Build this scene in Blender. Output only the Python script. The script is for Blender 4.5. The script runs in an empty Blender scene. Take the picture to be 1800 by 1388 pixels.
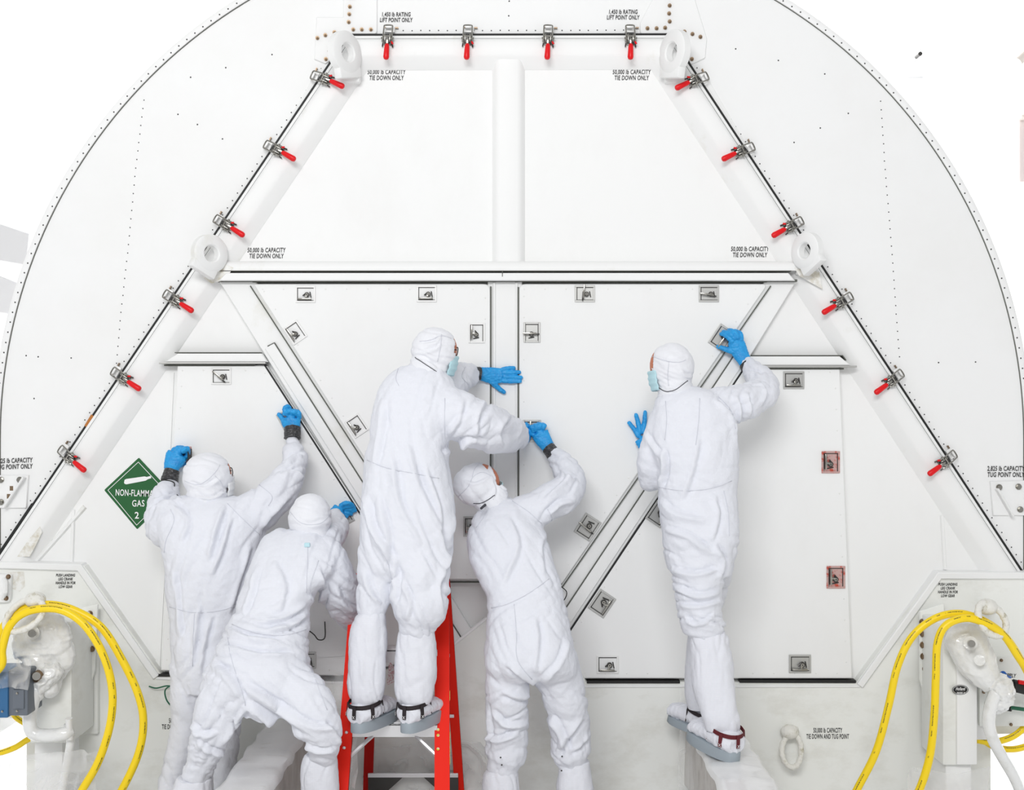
import bpy, bmesh, math, random
import numpy as np
from mathutils import Vector, Matrix
from mathutils.bvhtree import BVHTree

random.seed(7)
S = bpy.context.scene
C = S.collection
F = 2160.0          # focal length in pixels of the 1800 x 1388 frame
D0 = 6.0            # camera to the container's front face (y = 0)
ZC = 2.0            # camera height

# ------------------------------------------------------------ camera, world, lights, exposure
cam_d = bpy.data.cameras.new('camera'); cam = bpy.data.objects.new('camera', cam_d); C.objects.link(cam)
cam_d.sensor_width = 36.0; cam_d.lens = 36.0 * F / 1800.0
cam.location = (0, -D0, ZC); cam.rotation_euler = (math.pi / 2, 0, 0)
cam_d.clip_start = 0.1; cam_d.clip_end = 200
S.camera = cam
w = bpy.data.worlds.new('world'); S.world = w; w.use_nodes = True
w.node_tree.nodes['Background'].inputs[0].default_value = (1.0, 1.0, 1.0, 1)
w.node_tree.nodes['Background'].inputs[1].default_value = 0.55
S.view_settings.view_transform = 'Standard'; S.view_settings.look = 'None'
S.view_settings.gamma = 1.0; S.view_settings.use_curve_mapping = False
S.view_settings.exposure = 0.02


def area(name, loc, rot, sx, sy, power, col=(1, 1, 1)):
    l = bpy.data.lights.new(name, 'AREA'); l.shape = 'RECTANGLE'; l.size = sx; l.size_y = sy
    l.energy = power; l.color = col
    o = bpy.data.objects.new(name, l); o.location = loc; o.rotation_euler = rot; C.objects.link(o)
    return o


area('ceiling_light_bank', (-1.2, -8.8, 5.6), (math.radians(66), 0, math.radians(-8)), 4.2, 1.4, 400)
area('ceiling_light_bank_side', (-4.0, -3.0, 6.2), (math.radians(38), 0, math.radians(-40)), 2.4, 1.0, 12)
area('back_wall_fill', (0, 6.5, 9.0), (math.radians(25), 0, 0), 16.0, 3.0, 2600)  # unseen lamp added to burn the back wall out to white


# ------------------------------------------------------------ pixel <-> place helpers
def P(px, py, y=0.0):
    d = D0 + y
    return Vector(((px - 900.0) * d / F, y, ZC - (py - 694.0) * d / F))


def proj(v):
    d = D0 + v[:, 1]
    return 900 + v[:, 0] * F / d, 694 - (v[:, 2] - ZC) * F / d


# ------------------------------------------------------------ materials
def mat(name, col, rough=0.5, metal=0.0, noise=None, bump=None, spec=0.5, coat=0.0, alpha=None, trans=0.0):
    m = bpy.data.materials.new(name); m.use_nodes = True
    nt = m.node_tree; b = nt.nodes['Principled BSDF']
    b.inputs['Base Color'].default_value = (*col, 1); b.inputs['Roughness'].default_value = rough
    b.inputs['Metallic'].default_value = metal; b.inputs['Specular IOR Level'].default_value = spec
    b.inputs['Coat Weight'].default_value = coat
    if trans: b.inputs['Transmission Weight'].default_value = trans
    if alpha is not None: b.inputs['Alpha'].default_value = alpha
    tc = None
    if noise or bump:
        tc = nt.nodes.new('ShaderNodeTexCoord')
    if noise:            # (scale, colour2, lo, hi, stretch)
        sc, c2, lo, hi, st = noise
        mp = nt.nodes.new('ShaderNodeMapping'); mp.inputs['Scale'].default_value = st
        nz = nt.nodes.new('ShaderNodeTexNoise'); nz.inputs['Scale'].default_value = sc
        nz.inputs['Detail'].default_value = 6; nz.inputs['Roughness'].default_value = .65
        mr = nt.nodes.new('ShaderNodeMapRange'); mr.inputs[1].default_value = lo; mr.inputs[2].default_value = hi
        mx = nt.nodes.new('ShaderNodeMixRGB'); mx.inputs[1].default_value = (*col, 1); mx.inputs[2].default_value = (*c2, 1)
        L = nt.links.new
        L(tc.outputs['Object'], mp.inputs[0]); L(mp.outputs[0], nz.inputs['Vector']); L(nz.outputs[0], mr.inputs[0])
        L(mr.outputs[0], mx.inputs[0]); L(mx.outputs[0], b.inputs['Base Color'])
    if bump:             # (scale, strength, distance)
        sc, stg, ds = bump
        nz = nt.nodes.new('ShaderNodeTexNoise'); nz.inputs['Scale'].default_value = sc; nz.inputs['Detail'].default_value = 4
        bp = nt.nodes.new('ShaderNodeBump'); bp.inputs['Strength'].default_value = stg; bp.inputs['Distance'].default_value = ds
        nt.links.new(tc.outputs['Object'], nz.inputs['Vector'])
        nt.links.new(nz.outputs[0], bp.inputs['Height']); nt.links.new(bp.outputs[0], b.inputs['Normal'])
    return m


def fabric(name, col, pitch=0.0052, amt=0.10):
    """woven clean-room cloth: a fine grid of carbon thread"""
    m = mat(name, col, rough=0.85, spec=0.25)
    nt = m.node_tree; L = nt.links.new; b = nt.nodes['Principled BSDF']
    tc = nt.nodes.new('ShaderNodeTexCoord'); sp = nt.nodes.new('ShaderNodeSeparateXYZ'); L(tc.outputs['Object'], sp.inputs[0])

    def line(sock, k):
        a = nt.nodes.new('ShaderNodeMath'); a.operation = 'MULTIPLY'; a.inputs[1].default_value = 2 * math.pi / pitch * k
        s = nt.nodes.new('ShaderNodeMath'); s.operation = 'SINE'; L(sock, a.inputs[0]); L(a.outputs[0], s.inputs[0])
        g = nt.nodes.new('ShaderNodeMapRange'); g.inputs[1].default_value = 0.35; g.inputs[2].default_value = 1.0; L(s.outputs[0], g.inputs[0])
        return g.outputs[0]
    mxn = nt.nodes.new('ShaderNodeMath'); mxn.operation = 'MAXIMUM'
    L(line(sp.outputs[0], 1), mxn.inputs[0]); L(line(sp.outputs[2], 1), mxn.inputs[1])
    mm = nt.nodes.new('ShaderNodeMath'); mm.operation = 'MULTIPLY'; mm.inputs[1].default_value = amt; L(mxn.outputs[0], mm.inputs[0])
    mx = nt.nodes.new('ShaderNodeMixRGB'); mx.inputs[1].default_value = (*col, 1); mx.inputs[2].default_value = (0.35, 0.38, 0.48, 1)
    L(mm.outputs[0], mx.inputs[0]); L(mx.outputs[0], b.inputs['Base Color'])
    nz = nt.nodes.new('ShaderNodeTexNoise'); nz.inputs['Scale'].default_value = 38; nz.inputs['Detail'].default_value = 5
    bp = nt.nodes.new('ShaderNodeBump'); bp.inputs['Strength'].default_value = 0.35; bp.inputs['Distance'].default_value = 0.012
    L(tc.outputs['Object'], nz.inputs['Vector']); L(nz.outputs[0], bp.inputs['Height']); L(bp.outputs[0], b.inputs['Normal'])
    return m


M = {}
M['paint'] = mat('white_paint', (.84, .845, .845), .5, spec=.35, noise=(1.1, (.80, .80, .79), .45, .8, (1, 1, 1)), bump=(3, .05, .02))
M['door'] = mat('door_paint', (.85, .855, .85), .55, spec=.3, noise=(2.2, (.81, .81, .80), .5, .85, (1, 1, .6)), bump=(4, .05, .02))
M['frame'] = mat('frame_paint', (.84, .845, .84), .5, spec=.35, noise=(3.5, (.70, .69, .62), .60, .82, (1, 1, .7)))
M['apron'] = mat('scuffed_paint', (.83, .84, .81), .45, noise=(2.6, (.62, .61, .55), .52, .85, (1, 1, 1.6)), bump=(9, .12, .01))
M['scuff'] = mat('worn_paint', (.83, .83, .81), .5, noise=(22, (.58, .54, .44), .42, .66, (1, 1, 1)), bump=(25, .1, .006))
M['suit'] = fabric('cleanroom_cloth', (.775, .79, .845))
M['boot'] = fabric('boot_cloth', (.78, .79, .84), .0056, .16)
M['hood'] = mat('hood_cloth', (.80, .81, .85), .8, spec=.3, bump=(60, .3, .006))
M['seam'] = mat('seam_thread', (.66, .67, .73), .9)
M['cord'] = mat('dark_cord', (.05, .05, .06), .7)
M['glove'] = mat('nitrile_glove', (.018, .34, .74), .45, noise=(30, (.010, .25, .62), .45, .7, (1, 1, 1)), bump=(90, .45, .006), spec=.45)
M['tape'] = mat('black_tape', (.02, .02, .022), .28, noise=(60, (.16, .16, .17), .5, .72, (1, 1, 3)), bump=(70, .8, .01))
M['skin'] = mat('skin', (.56, .19, .10), .55)
M['mask'] = mat('mask_paper', (.50, .73, .79), .85, bump=(60, .3, .004))
M['maskw'] = mat('mask_white', (.85, .86, .87), .85)
M['steel'] = mat('steel', (.36, .35, .32), .22, 1.0, bump=(50, .15, .003))
M['steeld'] = mat('dark_steel', (.07, .068, .065), .35, .8)
M['zinc'] = mat('zinc_plate', (.50, .50, .485), .42, .7)
M['zincw'] = mat('pale_zinc', (.80, .80, .79), .4, .1)
M['redzinc'] = mat('red_worn_plate', (.60, .40, .38), .4, .5, noise=(45, (.55, .08, .05), .5, .62, (1, 1, 1)))
M['bronze'] = mat('bronze_bolt', (.24, .17, .11), .4, .8)
M['rivet'] = mat('rivet', (.06, .06, .06), .5, .3)
M['black'] = mat('black_rubber', (.008, .008, .008), .6)
M['gap'] = mat('joint_gap_shade', (.10, .105, .09), .7)  # dark joints, and shade painted into the hatch and rail gaps
M['print'] = mat('black_print', (.012, .012, .012), .6)
M['red'] = mat('red_grip', (.72, .004, .008), .35, spec=.3)
M['green'] = mat('placard_green', (.006, .105, .022), .5)
M['white'] = mat('placard_white', (.87, .87, .87), .5)
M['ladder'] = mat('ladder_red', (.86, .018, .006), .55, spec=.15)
M['ladder_shade'] = mat('ladder_red_shaded', (.42, .008, .006), .6, spec=.12)  # same red darkened: shade painted on the flanges and left rear rail
M['alu'] = mat('aluminium', (.74, .74, .75), .33, .55, bump=(30, .1, .002))
M['strap'] = mat('black_strap', (.018, .012, .014), .7)
M['strapr'] = mat('maroon_strap', (.11, .005, .010), .7)
M['sole'] = mat('grey_sole', (.33, .38, .42), .6)
M['wrap'] = mat('wrapped_plastic', (.80, .81, .81), .16, noise=(14, (.62, .62, .60), .5, .8, (1, 1, 1)), coat=.7, bump=(30, .5, .01))
M['bluebox'] = mat('blue_box', (.025, .13, .30), .35)
M['greybox'] = mat('slate_box', (.13, .15, .18), .4)
M['rope'] = mat('white_rope', (.76, .75, .70), .7, noise=(28, (.45, .42, .30), .55, .7, (1, 1, 1)), bump=(60, .7, .008))
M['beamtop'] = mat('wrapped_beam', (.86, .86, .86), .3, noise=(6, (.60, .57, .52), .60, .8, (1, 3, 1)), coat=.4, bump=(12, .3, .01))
M['beamside'] = mat('brown_grey_beam_side', (.52, .49, .46), .5, noise=(5, (.34, .30, .27), .45, .75, (1, 2, 1)), coat=.3, bump=(12, .3, .01))  # brown-grey tone on the beam's two sides and near end
M['floor'] = mat('floor_white', (.86, .86, .86), .4, noise=(1.5, (.83, .83, .83), .4, .7, (1, 1, 1)))
M['wall'] = mat('wall_white', (.90, .90, .90), .8)
M['pale'] = mat('pale_grey_panel', (.72, .72, .73), .6)
M['greenwire'] = mat('green_wire', (.01, .12, .06), .4)
M['blue'] = mat('blue_plastic', (.01, .12, .5), .4)
M['rust'] = mat('rust', (.45, .17, .04), .8)
M['pink'] = mat('pink_tag', (.62, .36, .38), .6, noise=(120, (.8, .75, .74), .48, .52, (1, 1, 1)))
M['yellowtag'] = mat('yellow_sticker', (.82, .62, .04), .5, noise=(60, (.8, .75, .6), .5, .6, (1, 1, 1)))
M['beige'] = mat('beige_pipe', (.80, .74, .68), .6)
M['palepink'] = mat('pale_pink', (.86, .76, .74), .7)
M['lens'] = mat('spectacle_lens', (.75, .80, .82), .05, trans=.9)
# clear film: thin, mostly transparent with crisp reflections
fm = bpy.data.materials.new('clear_film'); fm.use_nodes = True; M['film'] = fm
nt = fm.node_tree; nt.nodes.clear()
_o = nt.nodes.new('ShaderNodeOutputMaterial'); _t = nt.nodes.new('ShaderNodeBsdfTransparent'); _g = nt.nodes.new('ShaderNodeBsdfPrincipled')
_g.inputs['Base Color'].default_value = (.8, .8, .8, 1); _g.inputs['Roughness'].default_value = .15
_f = nt.nodes.new('ShaderNodeLayerWeight'); _f.inputs[0].default_value = .45
_m = nt.nodes.new('ShaderNodeMath'); _m.operation = 'MULTIPLY_ADD'; _m.inputs[1].default_value = .85; _m.inputs[2].default_value = .14
_x = nt.nodes.new('ShaderNodeMixShader')
nt.links.new(_f.outputs['Facing'], _m.inputs[0]); nt.links.new(_m.outputs[0], _x.inputs[0])
nt.links.new(_t.outputs[0], _x.inputs[1]); nt.links.new(_g.outputs[0], _x.inputs[2]); nt.links.new(_x.outputs[0], _o.inputs[0])
# yellow hose with a printed line along it (uv: x = metres along, y = around)
hm = mat('yellow_hose', (.92, .66, .004), .38); M['hose'] = hm
nt = hm.node_tree; L = nt.links.new; b = nt.nodes['Principled BSDF']
uv = nt.nodes.new('ShaderNodeUVMap'); sp = nt.nodes.new('ShaderNodeSeparateXYZ'); L(uv.outputs[0], sp.inputs[0])


def _mth(op, a, v2=None, clamp=False):
    n = nt.nodes.new('ShaderNodeMath'); n.operation = op; n.use_clamp = clamp
    if hasattr(a, 'is_linked'): L(a, n.inputs[0])
    else: n.inputs[0].default_value = a
    if v2 is not None:
        if hasattr(v2, 'is_linked'): L(v2, n.inputs[1])
        else: n.inputs[1].default_value = v2
    return n.outputs[0]


dv = _mth('ABSOLUTE', _mth('SUBTRACT', sp.outputs[1], .645))
band = _mth('LESS_THAN', dv, .022)
cx = nt.nodes.new('ShaderNodeCombineXYZ'); L(_mth('MULTIPLY', sp.outputs[0], 260.0), cx.inputs[0]); L(_mth('MULTIPLY', sp.outputs[1], 60.0), cx.inputs[1])
nz = nt.nodes.new('ShaderNodeTexNoise'); nz.inputs['Scale'].default_value = 1.0; nz.inputs['Detail'].default_value = 2; L(cx.outputs[0], nz.inputs['Vector'])
n2 = nt.nodes.new('ShaderNodeTexNoise'); n2.noise_dimensions = '1D'; n2.inputs['Scale'].default_value = 9.0; L(sp.outputs[0], n2.inputs['W'])
ink = _mth('MULTIPLY', _mth('MULTIPLY', band, _mth('GREATER_THAN', nz.outputs[0], .47)), _mth('GREATER_THAN', n2.outputs[0], .50))
mx = nt.nodes.new('ShaderNodeMixRGB'); mx.inputs[1].default_value = (.92, .66, .004, 1); mx.inputs[2].default_value = (.05, .045, .01, 1)
L(ink, mx.inputs[0]); L(mx.outputs[0], b.inputs['Base Color'])

# ------------------------------------------------------------ object helpers
ORG = {}


def props(o, label=None, cat=None, group=None, kind=None):
    if label: o['label'] = label
    if cat: o['category'] = cat
    if group: o['group'] = group
    if kind: o['kind'] = kind
    return o


def thing(name, loc, label, cat, group=None):
    o = bpy.data.objects.new(name, None); o.location = loc; o.empty_display_size = .05; C.objects.link(o)
    ORG[o.name] = Vector(loc)
    return props(o, label, cat, group)


def link_mesh(name, me, parent=None, origin=None):
    o = bpy.data.objects.new(name, me); C.objects.link(o)
    if parent is not None:
        o.parent = parent
        if origin is None: org = ORG[parent.name]
        else: org = Vector(origin); o.location = org - ORG[parent.name]
    else:
        org = Vector(origin) if origin is not None else Vector((0, 0, 0)); o.location = org
    ORG[o.name] = org
    if len(me.vertices) and not (org.length == 0): me.transform(Matrix.Translation(-org))
    return o


def mk(name, vf, m, parent=None, smooth=False, origin=None, uvs=None):
    """vf = (verts in the world, faces) or (verts, faces, material index per face)"""
    me = bpy.data.meshes.new(name)
    me.from_pydata([tuple(v) for v in vf[0]], [], vf[1])
    ms = m if isinstance(m, (list, tuple)) else [m]
    for k in ms: me.materials.append(M[k])
    if len(vf) > 2 and vf[2] is not None: me.polygons.foreach_set('material_index', vf[2])
    me.update()
    bm = bmesh.new(); bm.from_mesh(me)
    if uvs is not None:
        l = bm.loops.layers.uv.new('UVMap')
        for f, fu in zip(bm.faces, uvs):
            for lp, u in zip(f.loops, fu): lp[l].uv = u
    bmesh.ops.recalc_face_normals(bm, faces=bm.faces)
    bm.to_mesh(me); bm.free()
    if smooth:
        me.polygons.foreach_set('use_smooth', [True] * len(me.polygons))
        if smooth != 'all': me.set_sharp_from_angle(angle=math.radians(40))
    if origin is None and parent is None:
        a = np.array([tuple(v) for v in vf[0]]); origin = ((a[:, 0].min() + a[:, 0].max()) / 2, (a[:, 1].min() + a[:, 1].max()) / 2, a[:, 2].min())
    return link_mesh(name, me, parent, origin)


class G:
    """collects simple solids in the world's frame"""
    def __init__(s): s.v = []; s.f = []; s.m = []

    def add(s, v, f, mi=0):
        n = len(s.v); s.v += [Vector(a) for a in v]; s.f += [tuple(i + n for i in q) for q in f]; s.m += [mi] * len(f)

    def box(s, a, b, mi=0, bev=0.0, mt=None):
        bm = bmesh.new(); bmesh.ops.create_cube(bm, size=1)
        for v in bm.verts:
            v.co = Vector([(a[i] + b[i]) / 2 + v.co[i] * abs(b[i] - a[i]) for i in range(3)])
        if bev: bmesh.ops.bevel(bm, geom=list(bm.edges), offset=bev, segments=2, affect='EDGES', profile=.5)
        s.bm(bm, mi, mt)

    def bm(s, bm, mi=0, mt=None):
        if mt is not None: bm.transform(mt)
        bm.verts.index_update()
        s.add([v.co.copy() for v in bm.verts], [[v.index for v in f.verts] for f in bm.faces], mi); bm.free()

    def cyl(s, a, b, r, n=12, mi=0, r2=None):
        a = Vector(a); b = Vector(b); r2 = r if r2 is None else r2
        t = (b - a).normalized(); u = t.cross(Vector((0, 0, 1)))
        if u.length < .1: u = t.cross(Vector((1, 0, 0)))
        u.normalize(); w_ = t.cross(u); vs = []
        for i in range(n):
            q = 2 * math.pi * i / n; vs.append(a + (u * math.cos(q) + w_ * math.sin(q)) * r)
        for i in range(n):
            q = 2 * math.pi * i / n; vs.append(b + (u * math.cos(q) + w_ * math.sin(q)) * r2)
        fs = [(i, (i + 1) % n, n + (i + 1) % n, n + i) for i in range(n)] + [tuple(range(n))[::-1], tuple(range(n, 2 * n))]
        s.add(vs, fs, mi)

    def dome(s, c, r, h, n=8, mi=0):
        c = Vector(c); vs = []
        for k, (rr, hh) in enumerate(((1, 0), (.8, .6), (.35, 1))):
            for i in range(n):
                q = 2 * math.pi * i / n; vs.append(c + Vector((math.cos(q) * r * rr, -h * hh, math.sin(q) * r * rr)))
        fs = [(k * n + i, k * n + (i + 1) % n, (k + 1) * n + (i + 1) % n, (k + 1) * n + i) for k in range(2) for i in range(n)]
        fs.append(tuple(range(2 * n, 3 * n))); s.add(vs, fs, mi)

    def tube(s, pts, r, n=10, mi=0, closed=False):
        v, f, _ = tube(pts, r, n, closed); s.add(v, f, mi)

    def mk(s, name, m, parent=None, smooth=False, origin=None): return mk(name, (s.v, s.f, s.m), m, parent, smooth, origin)


def smooth_path(pts, k=8, closed=False):
    """Catmull-Rom through pts (tuples of any length)"""
    a = np.array(pts, float); n = len(a); out = []
    rng = range(n if closed else n - 1)
    for i in rng:
        p0 = a[(i - 1) % n] if closed or i > 0 else 2 * a[0] - a[1]
        p1 = a[i]; p2 = a[(i + 1) % n]
        p3 = a[(i + 2) % n] if closed or i + 2 < n else 2 * a[-1] - a[-2]
        for j in range(k):
            t = j / k
            out.append(.5 * ((2 * p1) + (p2 - p0) * t + (2 * p0 - 5 * p1 + 4 * p2 - p3) * t * t + (3 * p1 - p0 - 3 * p2 + p3) * t ** 3))
    if not closed: out.append(a[-1])
    return out


def tube(pts, r, n=10, closed=False):
    """round tube along world points; r a number or list. returns verts, faces, uvs"""
    pts = [Vector(p[:3]) for p in pts]; k = len(pts)
    rs = r if hasattr(r, '__len__') else [r] * k
    vs = []; fs = []; uvs = []; u = None; dist = [0]
    for i in range(k):
        if closed: t = pts[(i + 1) % k] - pts[i - 1]
        else: t = pts[min(i + 1, k - 1)] - pts[max(i - 1, 0)]
        t.normalize()
        if u is None:
            u = t.cross(Vector((0, -1, 0)))
            if u.length < .15: u = t.cross(Vector((0, 0, 1)))
        u = (u - t * u.dot(t)).normalized(); w_ = t.cross(u)
        if i: dist.append(dist[-1] + (pts[i] - pts[i - 1]).length)
        for j in range(n):
            q = 2 * math.pi * j / n; vs.append(pts[i] + (u * math.cos(q) + w_ * math.sin(q)) * rs[i])
    for i in range(k if closed else k - 1):
        i2 = (i + 1) % k; d1 = dist[i]; d2 = dist[i + 1] if i + 1 < k else dist[i] + .01
        for j in range(n):
            j2 = (j + 1) % n
            fs.append((i * n + j, i * n + j2, i2 * n + j2, i2 * n + j))
            uvs.append(((d1, j / n), (d1, (j + 1) / n), (d2, (j + 1) / n), (d2, j / n)))
    if not closed:
        fs.append(tuple(range(n))[::-1]); uvs.append([(0, 0)] * n)
        fs.append(tuple(range((k - 1) * n, k * n))); uvs.append([(0, 0)] * n)
    return vs, fs, uvs


def offset_poly(pts, d):
    """inset a closed polygon (counter-clockwise or not) by d towards its inside"""
    n = len(pts); A = sum(pts[i][0] * pts[(i + 1) % n][1] - pts[(i + 1) % n][0] * pts[i][1] for i in range(n))
    sgn = 1 if A > 0 else -1; out = []
    for i in range(n):
        p0, p1, p2 = pts[i - 1], pts[i], pts[(i + 1) % n]
        e1 = np.array((p1[0] - p0[0], p1[1] - p0[1])); e2 = np.array((p2[0] - p1[0], p2[1] - p1[1]))
        e1 = e1 / (np.linalg.norm(e1) + 1e-9); e2 = e2 / (np.linalg.norm(e2) + 1e-9)
        n1 = np.array((-e1[1], e1[0])) * sgn; n2_ = np.array((-e2[1], e2[0])) * sgn
        b = n1 + n2_; b = b / max(1e-6, np.dot(b, b)) * 2
        out.append((p1[0] + b[0] * d, p1[1] + b[1] * d))
    return out


def round_poly(pts, r, seg=5):
    """round chosen corners: pts entries (x, y) or (x, y, radius)"""
    out = []; n = len(pts)
    for i in range(n):
        p = np.array(pts[i][:2], float); rr = pts[i][2] if len(pts[i]) > 2 else r
        if rr <= 0: out.append(tuple(p)); continue
        a = np.array(pts[i - 1][:2], float) - p; b = np.array(pts[(i + 1) % n][:2], float) - p
        a /= np.linalg.norm(a); b /= np.linalg.norm(b)
        for k in range(seg + 1):
            t = k / seg; q = (1 - t) ** 2 * (p + a * rr) + 2 * t * (1 - t) * p + t * t * (p + b * rr)
            out.append(tuple(q))
    return out


def panel(name, pts, yf, th, m, parent=None, rim=1.2, rd=.004, origin=None):
    """flat plate: outline in photo pixels taken at depth yf, thickness th to the back, eased front edge"""
    n = len(pts); inner = offset_poly(pts, rim)
    vs = [P(x, y, yf) for x, y in inner]
    o = [P(x, y, yf) for x, y in pts]
    vs += [v + Vector((0, rd, 0)) for v in o] + [v + Vector((0, th, 0)) for v in o]
    fs = [tuple(range(n)), tuple(range(2 * n, 3 * n))]
    for k in range(2):
        fs += [(k * n + i, k * n + (i + 1) % n, (k + 1) * n + (i + 1) % n, (k + 1) * n + i) for i in range(n)]
    return mk(name, (vs, fs), m, parent, False, origin)


def sweep_vf(path, prof, closed=False, yref=0.0, side=1):
    """profile [(offset px, y)] swept along a mitred pixel path in the wall plane; the offset goes to side"""
    n = len(path); vs = []; fs = []; K = len(prof)
    for i in range(n):
        p1 = np.array(path[i], float)
        e = []
        if closed or i > 0: e.append(p1 - np.array(path[i - 1], float))
        if closed or i < n - 1: e.append(np.array(path[(i + 1) % n], float) - p1)
        ns = []
        for q in e:
            q = q / np.linalg.norm(q); ns.append(np.array((-q[1], q[0])) * side)
        b = sum(ns); b = b / np.dot(b, b) * (len(ns)) if len(ns) == 2 else ns[0]
        for off, y in prof:
            q = p1 + b * off; w_ = P(q[0], q[1], yref); vs.append(Vector((w_.x, y, w_.z)))
    for i in range(n if closed else n - 1):
        i2 = (i + 1) % n
        for k in range(K):
            k2 = (k + 1) % K
            fs.append((i * K + k, i * K + k2, i2 * K + k2, i2 * K + k))
    if not closed: fs += [tuple(range(K)), tuple(range((n - 1) * K, n * K))]
    return vs, fs


def sweep(name, path, prof, m, parent, closed=False, yref=0.0, side=1, smooth=True):
    return mk(name, sweep_vf(path, prof, closed, yref, side), m, parent, smooth)


def bar_prof(w0, w1, y, b=0.0, r=1.5, rd=.004):
    """simple strip profile from offset w0 to w1 with front at y and back at b"""
    return [(w0, b), (w0, y + rd), (w0 + r, y), (w1 - r, y), (w1, y + rd), (w1, b)]


def lettering(name, txt, px, py, cap, m, parent, yd, xs=.63, shear=.12, bold=.021, rot=0.0, space=1.08, line=.92, label=None):
    """printed words, centred on a photo pixel; cap = height of the capitals in px"""
    cu = bpy.data.curves.new(name, 'FONT'); cu.body = txt; cu.align_x = 'CENTER'; cu.align_y = 'CENTER'
    cu.size = 1.0; cu.shear = shear; cu.offset = bold; cu.space_character = space; cu.space_line = line; cu.resolution_u = 3
    t = bpy.data.objects.new(name + '_tmp', cu); C.objects.link(t)
    dg = bpy.context.evaluated_depsgraph_get(); me = bpy.data.meshes.new_from_object(t.evaluated_get(dg))
    bpy.data.objects.remove(t); bpy.data.curves.remove(cu)
    s = cap / .70 * (D0 + yd) / F
    mt = Matrix.Translation(P(px, py, yd)) @ Matrix.Rotation(rot, 4, 'Y') @ Matrix.Rotation(math.pi / 2, 4, 'X') @ Matrix.Diagonal((s * xs, s, 1, 1))
    me.transform(mt); me.materials.clear(); me.materials.append(M[m]); me.name = name
    o = link_mesh(name, me, parent)
    if label: o['label'] = label
    return o


# ------------------------------------------------------------ numpy noise
def vnoise(p, seed=0):
    p = np.asarray(p, float); i = np.floor(p).astype(np.int64); f = p - i; f = f * f * (3 - 2 * f)

    def h(x, y, z):
        n = (x * 374761393 + y * 668265263 + z * 2147483647 + seed * 974634777) & 0xffffffff
        n = ((n ^ (n >> 13)) * 1274126177) & 0xffffffff; n = (n ^ (n >> 16)) & 0xffffffff
        return n / 4294967295.0
    r = 0
    for a in (0, 1):
        for b_ in (0, 1):
            for c in (0, 1):
                wt = (f[:, 0] if a else 1 - f[:, 0]) * (f[:, 1] if b_ else 1 - f[:, 1]) * (f[:, 2] if c else 1 - f[:, 2])
                r = r + wt * h(i[:, 0] + a, i[:, 1] + b_, i[:, 2] + c)
    return r * 2 - 1


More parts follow.
